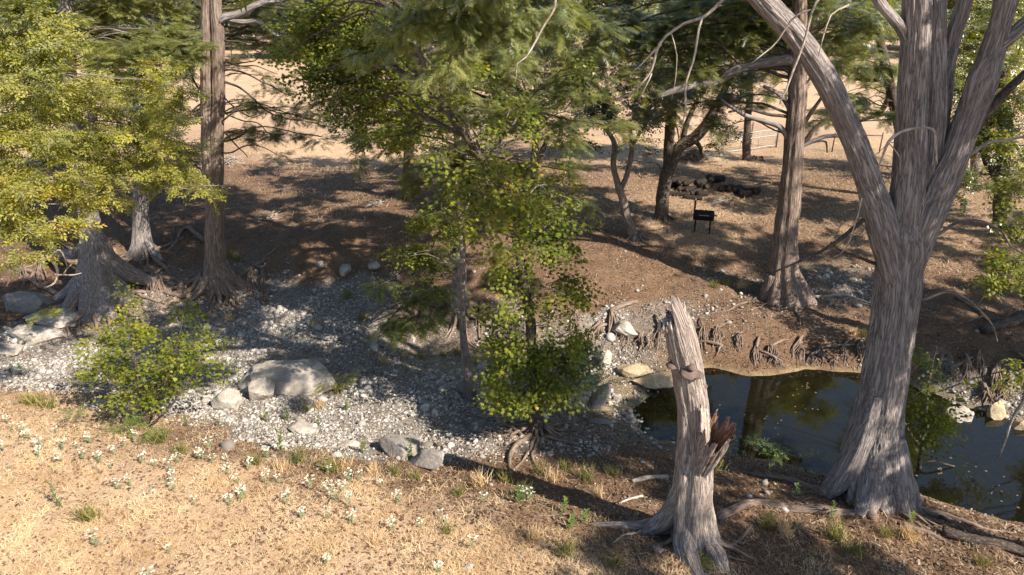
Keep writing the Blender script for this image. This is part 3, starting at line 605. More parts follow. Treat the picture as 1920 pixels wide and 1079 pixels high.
# C: tall reddish trunk standing on the far bank
b = gp(1475, 556); TC, pc = simple_tree('cypress_tree', 'single straight reddish brown cypress flaring at the foot on the bank above the pool', b, b[1],
    [[(1474, 562, 50), (1473, 545, 42), (1471, 515, 29), (1471, 480, 24), (1474, 440, 21.5), (1481, 360, 19), (1488, 290, 17.5), (1493, 220, 16.5), (1496, 150, 16), (1498, 60, 14), (1500, -40, 12), (1500, -300, 7)]], 'brown_bark', seg=72, ridge=.014, fl=.06,
    butt=[[(1448, 515, 10), (1440, 545, 12), (1432, 560, 7)], [(1492, 515, 10), (1503, 545, 12), (1512, 560, 7)], [(1470, 500, 9), (1466, 540, 14), (1462, 562, 10)], [(1482, 500, 9), (1488, 540, 13), (1492, 562, 9)]])
for d, mt in (([(1483, 268, 5), (1462, 240, 5), (1438, 228, 4.5), (1400, 215, 4), (1372, 202, 3), (1350, 188, 2)], 'cypress_bark'), ([(1478, 220, 3.2), (1440, 213, 3), (1400, 205, 2.5), (1368, 210, 2)], 'dark_bark'), ([(1500, 276, 5), (1520, 265, 4.5), (1545, 255, 4), (1580, 254, 3.5), (1604, 254, 3)], 'cypress_bark'),
              ([(1502, 275, 3), (1530, 268, 2), (1548, 268, 2), (1552, 285, 1)], 'dark_bark'), ([(1508, 134, 10), (1490, 120, 11), (1467, 114, 11), (1430, 117, 10), (1390, 128, 9), (1347, 153, 8.5), (1310, 158, 8), (1270, 168, 7), (1230, 180, 5)], 'cypress_bark'),
              ([(1486, 230, 5), (1475, 200, 5), (1455, 175, 4), (1430, 165, 3)], 'cypress_bark'), ([(1500, 245, 4), (1520, 215, 4), (1540, 185, 3), (1560, 150, 2)], 'dark_bark'), ([(1505, 270, 5), (1517, 255, 5), (1527, 240, 3), (1545, 225, 2)], 'dark_bark')):
    P, r = vp(d, b[1]); mb = MB(); tube(mb, P, r, 8, .12, wob=.05, seed=int(d[0][1])); mb.build('limb', M[mt], TC)
rand_roots(TC, b, 7, 1.0, 1.6, .05, 170, 370)
root(TC, [(1455, 565), (1530, 558), (1600, 562), (1650, 575)], .06, .03); root(TC, [(1425, 555), (1380, 575), (1330, 590)], .05, .015)
cC = [CL(1400, 60, 22, 110, 60), CL(1300, 60, 22, 100, 60, 1.1), CL(1560, 50, 23, 70, 50, .8), CL(1380, 140, 22, 70, 25, .7), CL(1300, 130, 22, 80, 30, .9), CL(1200, 150, 22, 70, 35, .7), CL(1540, 225, 23, 35, 18, .5), CL(1330, 190, 22.5, 50, 25, .6),
      CL(1450, 10, 22, 160, 40, 1.1), CL(1220, 60, 22, 70, 50, 1), CL(1450, 165, 23.5, 50, 25, .5), CL(1635, 40, 23, 50, 40, .8), CL(1250, 200, 23, 60, 35, .6), CL(1360, 240, 23, 45, 25, .35)]
cC += FC(1100, 1640, -10, 130, 22, 26, 24, 46, .8) + FC(1130, 1420, 110, 235, 22.5, 25, 14, 36, .65) + FC(1520, 1640, 120, 230, 23, 25, 5, 26, .5)
foliage(TC, cC, 'needle', M['cypress_leaf'], .9, size=1.1)
link_branches(TC, pc[0][6:], cC, 'dark_bark', .010)
crown_up(TC, b[0] - .5, b[1], 9.5, 15, 4.2, 13, .55)

# D: twin trunks
b = gp(405, 536); TD, pd = simple_tree('cypress_tree', 'tall twin-trunked cypress, two straight stems side by side, left of the gravel bed', b, b[1],
    [[(406, 545, 34), (406, 530, 26), (405, 505, 20), (403, 460, 17.5), (402, 400, 15.5), (404, 340, 13), (408, 250, 11), (410, 150, 11), (409, 70, 11), (406, 20, 10), (404, -60, 9), (400, -260, 6)],
     [(400, 450, 8), (396, 380, 10), (390, 300, 10.5), (387, 210, 10.5), (388, 120, 10), (387, 40, 9.5), (386, -40, 8), (380, -260, 5)]], 'brown_bark', seg=56, ridge=.012,
    butt=[[(398, 495, 9), (388, 525, 11), (374, 545, 8), (355, 556, 5)], [(416, 490, 9), (428, 515, 12), (446, 530, 10), (480, 540, 5)], [(404, 500, 10), (402, 530, 12), (398, 552, 8)], [(412, 505, 9), (420, 535, 10), (428, 552, 6)]])
for d in ([(410, 45, 8), (425, 34, 8), (455, 26, 6.5), (480, 14, 6), (530, 0, 5), (570, -15, 4)], [(420, 34, 5), (445, 36, 5), (480, 42, 4), (515, 62, 3), (545, 70, 2)], [(398, 45, 3), (375, 47, 2.6), (353, 52, 2.4), (335, 60, 2), (318, 70, 1)], [(418, 75, 2.5), (445, 78, 2.2), (470, 90, 2), (492, 98, 1)],
          [(418, 132, 3), (445, 136, 2.8), (475, 145, 2.2), (500, 160, 2), (520, 173, 1.7), (545, 178, .8)], [(417, 152, 3.5), (440, 160, 3), (468, 180, 2.5), (500, 205, 2), (540, 225, 1.5), (600, 232, 1)], [(417, 116, 2.5), (445, 118, 2), (480, 128, 1.5), (520, 140, 1)], [(415, 245, 2.5), (440, 262, 2), (452, 280, 1.5), (463, 297, .8)],
          [(392, 130, 2), (372, 160, 2), (368, 190, 1.5)], [(396, 190, 2), (375, 198, 2.3), (355, 215, 2), (340, 240, 1.5)], [(416, 175, 2), (440, 200, 2), (470, 215, 1.5), (490, 215, 1)], [(416, 210, 2), (450, 225, 1.8), (490, 240, 1.3), (530, 265, .8)]):
    P, r = vp(d, b[1]); mb = MB(); tube(mb, P, r*(.7 if d[0][2] < 4 else 1), 7, .12, wob=.08, seed=int(d[-1][1])); mb.build('limb', M['dark_bark' if d[0][2] < 4 else 'cypress_bark'], TD)
for pts, a, c in (([(415, 545), (460, 515), (500, 480), (530, 455)], .10, .03), ([(395, 545), (345, 560), (300, 545)], .14, .04), ([(430, 545), (470, 545), (510, 560)], .10, .03), ([(385, 455), (350, 430), (330, 455), (310, 475)], .10, .06), ([(405, 550), (400, 575), (385, 600)], .09, .02), ([(425, 550), (440, 575), (470, 590)], .08, .02)): root(TD, pts, a, c, lift=.8)
rand_roots(TD, b, 16, .9, 2.0, .09, 170, 400)
cD = [CL(480, 30, 24, 60, 30, .7), CL(540, 70, 24, 50, 30, .6), CL(440, 110, 24.5, 28, 22, .4), CL(500, 250, 24, 45, 22, .55), CL(455, 260, 24, 40, 30, .5), CL(540, 210, 24, 50, 25, .45), CL(350, 20, 27.0, 60, 35, .8), CL(340, 120, 27.0, 60, 40, .7), CL(360, 210, 27.0, 45, 40, .6), CL(470, 190, 24, 45, 25, .4), CL(520, 290, 23.5, 25, 12, .5), CL(350, 290, 27.0, 45, 35, .5)]
cD += FC(430, 640, -10, 85, 24, 27, 14, 38, .9) + FC(430, 620, 190, 270, 24, 25, 7, 30, .5) + FC(425, 620, 90, 190, 24, 26, 9, 26, .45)
foliage(TD, cD, 'needle', M['cypress_leaf'], .9, size=1.0); link_branches(TD, pd[0][4:], cD, 'dark_bark', .008)
crown_up(TD, b[0], b[1], 9.5, 15, 4.0, 10, .55)

# E: wide flared foot at the left
b = gp(190, 572); TE, pe = simple_tree('cypress_tree', 'leftmost cypress with a broad pale sweeping fluted foot, its top lost in leaves', b, b[1],
    [[(192, 585, 60), (188, 560, 50), (182, 525, 36), (178, 490, 26), (174, 455, 20.5), (168, 415, 17), (155, 340, 15), (142, 250, 14), (132, 170, 13), (127, 100, 12), (124, 30, 11), (122, -80, 9), (120, -260, 6)]], 'cypress_bark', seg=80, ridge=.014, fl=.07,
    butt=[[(185, 440, 8), (200, 480, 14), (225, 505, 17), (255, 520, 14), (290, 527, 8)], [(182, 470, 8), (200, 515, 15), (225, 540, 14), (250, 552, 8)], [(172, 480, 8), (165, 520, 14), (168, 560, 14), (176, 585, 8)], [(165, 490, 8), (150, 525, 12), (130, 548, 12), (100, 560, 7)], [(180, 500, 9), (185, 545, 13), (190, 585, 8)], [(168, 450, 7), (140, 475, 9), (118, 478, 8), (95, 470, 5)]])
for pts, a, c in (([(240, 535), (300, 525), (350, 535)], .14, .04), ([(140, 560), (90, 545), (40, 520)], .12, .04), ([(150, 480), (110, 455), (80, 440)], .08, .03), ([(230, 545), (270, 560), (310, 570)], .09, .03), ([(150, 500), (100, 490), (60, 500), (20, 505)], .1, .04)): root(TE, pts, a, c, lift=.8)
rand_roots(TE, b, 18, 1.2, 2.2, .09, 160, 400)
cE = [CL(250, 90, 21, 110, 28, 1.1), CL(170, 60, 22, 70, 40, 1.0), CL(320, 80, 21, 60, 22, .9), CL(200, 120, 21, 70, 25, 1), CL(90, 120, 22, 60, 50, .9), CL(300, 110, 21, 60, 15, .8), CL(220, 10, 22, 80, 35, .8), CL(60, 20, 22, 80, 60, 1)]
cE += FC(0, 360, -10, 120, 21, 24, 18, 46, 1)
foliage(TE, cE, 'needle', M['cypress_pale'], .9, size=1.0, droop=.2); link_branches(TE, pe[0][6:], cE, 'grey_bark', .008)
crown_up(TE, b[0], b[1], 9.8, 15, 4, 10, .5)

# F: pale trunk behind, between the two
b = gp(270, 476); TF, pf = simple_tree('cypress_tree', 'narrower grey cypress trunk standing back between the flared one and the twin-trunked one', b, b[1],
    [[(270, 485, 30), (268, 465, 20), (266, 440, 15), (264, 400, 13), (266, 340, 12.5), (270, 260, 11), (276, 180, 10), (279, 110, 10), (282, 20, 8), (285, -120, 5)]], 'cypress_bark', seg=40, butt=[[(275, 450, 6), (288, 475, 7), (305, 490, 4)], [(262, 450, 6), (252, 475, 7), (246, 488, 4)]])
for pts, a, c in (([(285, 480), (305, 500), (320, 520)], .12, .05), ([(260, 485), (230, 490), (215, 480)], .08, .03), ([(280, 475), (310, 465), (345, 445)], .09, .04)): root(TF, pts, a, c, lift=.8)
rand_roots(TF, b, 9, .6, 1.6, .07, 170, 400)
cF = [CL(300, 210, 25.5, 60, 45, .9), CL(240, 250, 25.5, 60, 50, 1), CL(320, 300, 25.5, 50, 40, .8), CL(230, 150, 25, 70, 40, 1), CL(300, 30, 26, 60, 40, .8)]
foliage(TF, cF, 'lance', M['oak_leaf'], .8, size=1.2); crown_up(TF, b[0], b[1], 9.8, 14, 3, 6, .5)

# G2: cypress in the middle of the picture, low dark sweeping boughs
b = gp(863, 592); TG, pg = simple_tree('cypress_tree', 'middle cypress behind the leaning sycamore, with low dark sweeping boughs', b, b[1],
    [[(863, 600, 24), (862, 580, 17), (861, 540, 13.5), (861, 460, 12.5), (862, 380, 12), (863, 300, 12), (863, 220, 11), (862, 140, 10), (862, 40, 9), (860, -140, 6)]], 'cypress_bark', seg=40)
rand_roots(TG, b, 12, .6, 1.8, .08, 170, 400)
cG = [CL(780, 600, 19.5, 75, 25, 1.1), CL(720, 610, 19.3, 35, 14, .9), CL(800, 545, 20, 70, 25, .9), CL(720, 530, 20, 50, 14, .6), CL(920, 470, 20.5, 50, 35, .6), CL(800, 480, 20.5, 60, 30, .6), CL(820, 400, 20.5, 70, 40, .8), CL(920, 380, 20.5, 60, 40, .8), CL(790, 330, 20.5, 60, 40, .6), CL(960, 310, 20, 70, 35, .9),
      CL(1060, 320, 20, 60, 30, .8), CL(1060, 240, 20.5, 80, 40, .9), CL(1150, 240, 20.5, 60, 30, .6), CL(740, 230, 20.5, 80, 40, .7), CL(960, 210, 20.5, 80, 50, .9), CL(690, 170, 20.5, 90, 45, 1), CL(1080, 150, 21, 90, 50, 1), CL(950, 110, 21, 90, 50, 1.1), CL(800, 120, 21, 100, 60, 1.2), CL(1130, 60, 21, 90, 50, 1), CL(660, 90, 21, 80, 50, 1), CL(1090, 380, 19.5, 45, 30, .6)]
cG += FC(600, 1110, -10, 200, 20, 22.5, 26, 46, .8) + FC(640, 900, 200, 330, 20, 22, 7, 40, .6)
foliage(TG, cG, 'needle', M['cypress_leaf'], .9, size=1.05, droop=.4); link_branches(TG, pg[0][2:], cG, 'dark_bark', .008)
crown_up(TG, b[0], b[1], 9.8, 15, 4, 11, .45)
P, r = vp([(862, 235, 6), (835, 236, 7), (800, 234, 6), (775, 245, 5), (765, 262, 3)], b[1]); mb = MB(); tube(mb, P, r, 8, .15, wob=.05); mb.build('limb', M['cypress_bark'], TG)
P, r = vp([(866, 225, 6), (900, 218, 6), (940, 228, 5), (970, 245, 4), (1000, 262, 2)], b[1]); mb = MB(); tube(mb, P, r, 8, .15, wob=.05); mb.build('limb', M['cypress_bark'], TG)

# G: slender sapling in front of it
b = gp(884, 745); TS, ps = simple_tree('sycamore_sapling', 'slender straight young tree with a thin grey stem rising from the gravel beside a boulder', b, b[1],
    [[(886, 752, 13), (884, 735, 11), (878, 700, 8.5), (870, 650, 7.5), (868, 600, 6), (866, 560, 5), (866, 500, 4.5), (864, 440, 4), (860, 380, 3), (855, 320, 2)]], 'grey_bark', seg=16, ridge=.004)
P, r = vp([(870, 598, 4), (862, 585, 3.5), (850, 580, 1)], b[1]); mb = MB(); tube(mb, P, r, 6, .1); mb.build('branch', M['grey_bark'], TS)
cS = [CL(810, 470, 19.9, 55, 20, .9), CL(760, 475, 19.7, 35, 14, .8), CL(840, 420, 20.2, 60, 35, .8), CL(800, 510, 19.9, 45, 18, .6), CL(870, 350, 20.4, 50, 40, .8), CL(790, 410, 19.9, 50, 25, .7), CL(740, 478, 19.6, 22, 8, .7)]
foliage(TS, cS, 'star', M['sycamore_leaf'], .6, size=.8); link_branches(TS, ps[0][3:], cS, 'grey_bark', .006)

# S: leaning sycamore
b = gp(1005, 812); TY, py_ = simple_tree('sycamore_tree', 'leafy sycamore leaning left over the middle of the creek, its broad leaves lit yellow green', b, b[1],
    [[(1008, 830, 24), (1006, 808, 17), (1004, 780, 14), (1003, 740, 12), (1001, 690, 11), (997, 640, 10), (990, 580, 9.5), (980, 520, 9.5), (970, 450, 9), (955, 395, 8.5), (930, 340, 8), (900, 295, 8), (875, 255, 7.5), (845, 215, 7), (815, 170, 6), (790, 110, 5), (770, 40, 4), (750, -60, 3)]], 'dark_bark', seg=28, ridge=.008)
for pts, a, c in (([(1000, 815), (975, 835), (955, 860), (960, 885)], .09, .04), ([(1005, 820), (990, 850), (960, 880), (930, 880)], .06, .02), ([(1010, 822), (1000, 860), (1015, 900)], .05, .02), ([(985, 825), (950, 800), (925, 790)], .06, .03), ([(960, 820), (900, 800), (860, 795)], .05, .02), ([(1015, 820), (1060, 830), (1100, 850)], .05, .02), ([(975, 870), (950, 890), (910, 880)], .04, .015)): root(TY, pts, a, c, lift=.7)
rand_roots(TY, b, 12, .4, 1.5, .045, 150, 400)
cY = [CL(1000, 660, 17.3, 78, 57, 1.3), CL(960, 640, 17.5, 60, 40, 1), CL(1040, 700, 17.1, 72, 46, 1.2), CL(980, 735, 16.9, 78, 34, 1.3), CL(1060, 640, 17.5, 60, 40, .9), CL(930, 700, 17.3, 42, 34, .8), CL(1040, 545, 16.8, 96, 40, .9), CL(1090, 520, 16.8, 48, 25, .7), CL(960, 500, 16.8, 48, 40, .9), CL(930, 570, 16.8, 48, 28, .7),
      CL(1050, 460, 16.2, 60, 34, .8), CL(1030, 400, 16.3, 72, 40, 1.2), CL(1080, 410, 16.3, 30, 34, .8), CL(960, 370, 16.3, 66, 34, 1.1), CL(1000, 440, 16.2, 60, 34, .9), CL(1040, 350, 16.6, 72, 28, .5), CL(880, 330, 17.0, 60, 46, .6), CL(890, 430, 16.6, 54, 46, .6)]
cY += FC(930, 1060, 340, 560, 14.8, 16.2, 10, 38, .7) + FC(930, 1060, 560, 760, 16, 17.2, 10, 38, .7) + FC(820, 1000, 160, 440, 13.9, 15.3, 22, 34, .8)
foliage(TY, cY, 'star', M['sycamore_leaf'], .34, size=.95, droop=.5); link_branches(TY, py_[0][2:11], cY, 'grey_bark', .006)
cY2 = [CL(700, 110, 18, 110, 60, 1.1), CL(620, 160, 18.5, 70, 40, .9), CL(720, 180, 18, 80, 40, .8), CL(580, 80, 19, 80, 50, 1.1), CL(560, 150, 19, 50, 22, .7), CL(660, 210, 18.5, 60, 35, .7), CL(800, 200, 18, 70, 50, .6), CL(1050, 130, 19, 60, 30, .4), CL(990, 220, 19, 60, 30, .4), CL(640, 30, 19, 100, 40, 1.1), CL(760, 270, 18, 60, 30, .5), CL(700, 260, 18.5, 50, 20, .5)]
cY2 += FC(530, 900, -10, 130, 18, 20, 12, 44, .8) + FC(600, 900, 130, 270, 17.5, 19.5, 8, 36, .6) + FC(880, 1080, 200, 330, 18, 19, 4, 30, .5)
foliage(TY, cY2, 'star', M['sycamore_leaf'], .62, size=1.0, name='upper_crown'); link_branches(TY, py_[0][11:], cY2, 'dark_bark', .006, 'limb')
crown_up(TY, -2.6, b[1], 9.6, 13, 2.6, 7, .16)

# K: yellow green elm whose long branches reach in from beyond the left edge
bK = np.array([-15.5, 16.0, gz(-15.5, 16.0)[0]]); TK = thing('elm_tree', 'sunlit yellow green elm boughs reaching in from the left edge, nearest tree on that side', 'tree', bK)
mb = MB(); PK = np.array([bK - [0, 0, .2], bK + [.1, .2, 2], bK + [.4, .5, 4.5], bK + [.3, .8, 7], bK + [0, 1, 10]]); tube(mb, PK, [.34, .25, .2, .15, .08], 20, .15, .01, .05, 5, 3); mb.build('trunk', M['grey_bark'], TK)
cK = [CL(40, 60, 15, 70, 60, 1.2), CL(50, 150, 15, 70, 55, 1.3), CL(30, 250, 14.5, 60, 55, 1.4), CL(60, 220, 15, 70, 40, 1), CL(10, 340, 14.5, 45, 45, 1.2), CL(30, 420, 14.5, 60, 45, 1.3), CL(60, 440, 14.2, 38, 22, 1), CL(30, 480, 14, 45, 20, .9), CL(-30, 300, 15, 60, 160, 1.2), CL(120, 150, 16, 60, 45, .9), CL(-20, 100, 15, 60, 100, 1.2),
      CL(170, 190, 18, 75, 45, 1.1), CL(150, 270, 18, 75, 45, 1.2), CL(240, 230, 18.5, 70, 45, .9), CL(230, 310, 18.2, 75, 40, 1.2), CL(330, 330, 18.5, 70, 30, 1.2), CL(395, 350, 18.3, 42, 14, 1), CL(290, 260, 19, 70, 40, 1), CL(150, 350, 18, 60, 30, 1.1), CL(180, 390, 18.3, 40, 18, .6), CL(310, 180, 19.5, 60, 40, .8), CL(90, 330, 17.5, 50, 35, .9), CL(350, 270, 19, 45, 30, .7), CL(230, 370, 18.3, 60, 18, .9)]
cK += FC(0, 350, 110, 360, 15.5, 19, 24, 44, .9) + FC(-10, 120, 0, 460, 14, 15.5, 12, 44, 1)
foliage(TK, cK, 'lance', M['elm_leaf'], .68, size=1.0, droop=.3); link_branches(TK, PK, cK, 'grey_bark', .004, 'limb')
for d in ([(60, 470, 2.5), (90, 485, 3), (105, 505, 2.5), (104, 530, 2), (85, 540, 1)], [(88, 487, 2), (110, 470, 1.5), (125, 500, 1)], [(100, 515, 2), (130, 517, 1.5), (150, 513, .8)], [(118, 517, 1.4), (124, 505, 1.2), (132, 497, .6)], [(0, 270, 3), (15, 280, 3), (22, 285, 2), (35, 287, 1)], [(20, 465, 3), (30, 480, 2), (22, 505, 2), (14, 537, 1)]):
    P, r = vp(d, 14.6); mb = MB(); tube(mb, P, r, 6, .08, wob=.03, seed=3); mb.build('dead_branch', M['dead_wood'], TK)

# ================================================================== live oaks and elms behind
def bg_tree(name, label, px, py, stems, clusters, kind='small', lm='oak_leaf', bm='dark_bark', size=1.5, dens=.75, seg=14, group=None, k=.008):
    b = gp(px, py); t, p = simple_tree(name, label, b, b[1], stems, bm, seg=seg, ridge=.012, group=group)
    foliage(t, clusters, kind, M[lm], dens, size=size); link_branches(t, p[0][len(p[0])//3:], clusters, bm, k, 'limb'); rand_roots(t, b, 4, .4, .8, .05, 180, 360, bm); return t, p, b
bg_tree('oak_tree', 'dark forked oak standing left of the middle cypress at the edge of the field', 765, 374, [[(765, 380, 12), (765, 365, 9.5), (765, 310, 9), (767, 262, 9), (760, 215, 6), (745, 160, 4)], [(767, 275, 6), (785, 250, 6), (810, 235, 5), (840, 205, 4)], [(766, 270, 5), (755, 245, 5), (735, 225, 3)]],
        [CL(740, 200, 31, 70, 40, 1), CL(820, 190, 31, 60, 40, .9), CL(680, 180, 31.5, 60, 30, .6), CL(790, 130, 31, 80, 40, 1), CL(640, 130, 32, 60, 40, .6), CL(700, 245, 31, 60, 20, .5), CL(800, 285, 31, 60, 25, .5), CL(640, 225, 31, 50, 22, .4)])
bg_tree('elm_tree', 'thin crooked forked tree leaning over, right of the middle, bare at the foot', 1190, 446, [[(1193, 452, 13), (1187, 440, 9), (1177, 410, 7.5), (1164, 362, 7), (1156, 335, 5.5), (1149, 305, 5.5), (1152, 280, 5), (1145, 255, 4), (1110, 215, 3)], [(1163, 358, 5), (1176, 325, 4.5), (1184, 290, 4.5), (1184, 260, 4), (1180, 225, 3)], [(1182, 280, 3), (1205, 240, 3), (1230, 200, 2)]],
        [CL(1110, 200, 26.5, 60, 40, .9), CL(1170, 200, 26.5, 60, 40, .9), CL(1080, 260, 26.5, 50, 30, .5), CL(1230, 180, 26.5, 60, 40, .7), CL(1130, 130, 26.5, 70, 40, 1), CL(1200, 265, 26.5, 45, 20, .35)], lm='oak_leaf', bm='grey_bark')
t, p, b = bg_tree('oak_tree', 'stout dark oak leaning right beside the log pile, sunlit at the foot', 1240, 409, [[(1239, 415, 17), (1240, 403, 13), (1243, 370, 12), (1248, 335, 12), (1258, 308, 12), (1275, 275, 11), (1303, 258, 10.5), (1330, 225, 9.5), (1352, 185, 7), (1370, 140, 5)], [(1250, 330, 9), (1253, 290, 9), (1256, 240, 9), (1262, 190, 8), (1268, 130, 6)], [(1300, 262, 4), (1312, 275, 4), (1315, 290, 2)], [(1275, 285, 5), (1285, 240, 5), (1300, 205, 4), (1320, 170, 3)]],
        [CL(1280, 160, 28.5, 80, 40, 1), CL(1360, 150, 28.5, 60, 35, .8), CL(1220, 220, 28.5, 50, 35, .6), CL(1370, 240, 28, 26, 28, .8), CL(1345, 255, 28, 30, 22, .6), CL(1310, 110, 28.5, 80, 40, 1), CL(1220, 130, 28.5, 60, 40, .9), CL(1190, 300, 28, 25, 15, .3)])
bg_tree('oak_tree', 'small dark oak trunk seen through the leaves behind the sycamore', 1003, 352, [[(1003, 356, 10), (1002, 340, 7), (1001, 300, 6.5), (1005, 260, 6), (1000, 200, 4)], [(1003, 320, 5), (1015, 290, 5), (1030, 250, 3)]],
        FC(600, 1150, 40, 260, 31, 35, 22, 48, .8) + [CL(980, 190, 33, 70, 40, .8), CL(1050, 170, 33, 70, 40, .8), CL(930, 240, 33, 50, 30, .5), CL(1030, 110, 33, 70, 40, .9), CL(900, 150, 33, 60, 50, .8)])
bg_tree('oak_tree', 'dark oak trunk at the right edge behind the big cypress, half hidden by hanging leaves', 1880, 428, [[(1880, 432, 20), (1880, 415, 16), (1880, 370, 14), (1879, 310, 13), (1885, 240, 12), (1880, 160, 9), (1878, 60, 6)], [(1880, 350, 8), (1850, 300, 7), (1830, 240, 5)]],
        FC(1770, 1925, 0, 360, 25, 29, 18, 40, 1) + [CL(1870, 260, 27, 50, 50, 1.1), CL(1830, 200, 27, 50, 50, 1), CL(1900, 180, 27, 50, 60, 1.1), CL(1900, 330, 26.5, 35, 40, .9), CL(1850, 90, 27, 60, 60, 1.1), CL(1835, 320, 27, 25, 28, .5), CL(1800, 120, 28, 50, 60, .8), CL(1900, 30, 27, 70, 50, 1)], lm='sycamore_leaf', kind='lance', size=1.4)
# right-edge sycamore boughs near
b = np.array([16.5, 17.2, gz(16.5, 17.2)[0]]); t = thing('sycamore_tree', 'leafy boughs hanging in from the right edge over the far bank', 'tree', b); mb = MB(); PP = np.array([b - [0, 0, .2], b + [0, .2, 2.5], b + [-.2, .1, 6], b + [0, 0, 9]]); tube(mb, PP, [.3, .2, .15, .06], 16, .15, .01); mb.build('trunk', M['grey_bark'], t)
cl = [CL(1895, 490, 19, 40, 30, 1), CL(1870, 520, 19, 30, 15, .6), CL(1900, 540, 19, 30, 25, .8), CL(1905, 420, 19, 30, 40, .9), CL(1910, 350, 19, 25, 40, .8), CL(1905, 270, 19.5, 35, 40, .6), CL(1912, 700, 18, 16, 30, .7)]
foliage(t, cl, 'star', M['sycamore_leaf'], .9, size=.9); link_branches(t, PP, cl, 'grey_bark', .006, 'limb')
rand_roots(t, b, 10, .5, 2, .09, 100, 260)
# more trees along the edge of the field, top right and top left
back = [('cypress_tree', 'dark slim tree showing between the limbs of the big cypress', 1690, 372, [[(1690, 376, 13), (1690, 350, 10), (1688, 260, 9), (1675, 190, 9), (1660, 120, 8), (1645, 50, 6)], [(1672, 170, 5), (1650, 210, 4), (1610, 230, 2)], [(1664, 140, 5), (1640, 150, 4), (1600, 150, 2)]],
         FC(1540, 1700, 0, 230, 30, 33, 14, 36, .9) + [CL(1640, 120, 31, 60, 50, .9), CL(1600, 200, 31, 55, 30, .6), CL(1580, 120, 31, 50, 50, .9), CL(1650, 220, 31, 40, 25, .5), CL(1570, 50, 31, 60, 50, 1), CL(1660, 40, 31, 60, 50, 1), CL(1640, 290, 31, 30, 14, .3), CL(1560, 230, 31, 40, 14, .5)], 'needle', 'cypress_pale', 1.5),
        ('cypress_tree', 'dark tree behind the small forked tree, high right of the middle', 1420, 300, [[(1400, 305, 8), (1400, 260, 7), (1405, 180, 6), (1400, 100, 5)]], FC(1150, 1560, 0, 150, 34, 38, 14, 50, .8) + [CL(1400, 90, 36, 90, 45, 1), CL(1440, 40, 36, 90, 40, 1), CL(1330, 70, 36, 70, 50, 1), CL(1460, 130, 36, 50, 25, .6), CL(1350, 150, 36, 60, 20, .4)], 'needle', 'cypress_leaf', 1.8),
        ('elm_tree', 'yellowish tree behind the right limbs of the big cypress', 1830, 330, [[(1830, 335, 10), (1830, 280, 8), (1828, 200, 7), (1820, 100, 5)]], [CL(1820, 160, 34, 50, 60, 1.1), CL(1790, 230, 34, 30, 40, .6), CL(1880, 120, 34, 60, 60, 1.1), CL(1860, 240, 34, 50, 50, .9), CL(1790, 60, 34, 60, 50, 1), CL(1900, 300, 34, 30, 40, .7)], 'lance', 'elm_leaf', 2.0),
        ('elm_tree', 'yellow green tree at the left, its pale stem rising beside the flared cypress', 150, 400, [[(180, 385, 10), (185, 300, 8), (172, 200, 7), (178, 100, 6), (183, 20, 5), (186, -30, 4)]], [CL(80, 300, 33, 80, 40, .8), CL(180, 250, 33, 70, 60, 1), CL(100, 180, 33, 80, 60, 1), CL(220, 150, 33, 60, 50, .9), CL(150, 60, 33, 100, 50, .8), CL(40, 80, 33, 80, 80, .9)], 'lance', 'oak_leaf', 2.0),
        ('oak_tree', 'leaning pale trunk behind the twin-trunked cypress, near the top edge', 310, 215, [[(295, 230, 12), (298, 160, 9), (292, 90, 8), (296, 30, 8), (300, -20, 6)], [(298, 100, 9), (315, 50, 9), (335, 10, 8), (345, -20, 6)]], [CL(260, 40, 52, 60, 40, .9), CL(340, 30, 52, 60, 40, .8), CL(220, 110, 52, 50, 40, .8), CL(340, 110, 52, 50, 40, .7)], 'small', 'far_leaf', 3.0)]
for nm, lb, x, y, st, cl, kd, lm, sz in back: bg_tree(nm, lb, x, y, st, cl, kd, lm, 'dark_bark' if nm != 'elm_tree' else 'grey_bark', sz, .8)

# far treeline beyond the field: each tree with its own trunk and crown
protos = []
for k in range(4):
    t = thing('oak_tree', 'round grey green tree in the treeline beyond the tan field', 'tree', (0, 0, 0), 'trees in the far treeline beyond the field'); h = (8, 10, 7, 12)[k]; mb = MB()
    tube(mb, [(0, 0, -.5), (.1, 0, h*.3), (-.1, .1, h*.6), (0, 0, h*.85)], [.4, .3, .2, .08], 10, .4); mb.build('trunk', M['dark_bark'], t)
    cl = [((rng.uniform(-.34, .34)*h, rng.uniform(-.3, .3)*h, h*rng.uniform(.25, .85)), (h*.24, h*.24, h*.16), 1) for q in range(11)]
    foliage(t, cl, 'small', M['far_leaf'], .8, size=4.5, tw=None); protos.append(t)
used = set(); k = 0
for row, (Y0, x0, x1, n_) in enumerate(((118, -90, 95, 22), (132, -110, 110, 20), (150, -120, 120, 20), (185, -150, 150, 20))):
    for q in range(n_):
        x = x0 + (x1 - x0)*(q + rng.uniform(.1, .9))/n_; y = Y0 + rng.uniform(-6, 6) - (10 if -50 < x < -20 and row == 0 else 0); pr = protos[k % 4]; k += 1
        if pr.name in used:
            o = pr.copy(); C.objects.link(o)
            for ch in pr.children: c2 = ch.copy(); C.objects.link(c2); c2.parent = o
        else: o = pr; used.add(pr.name)
        o.location = (x, y, gz(x, y)[0]); o.rotation_euler = (0, 0, rng.uniform(0, 6.28)); s = rng.uniform(1.1, 1.8); o.scale = (s, s, s)
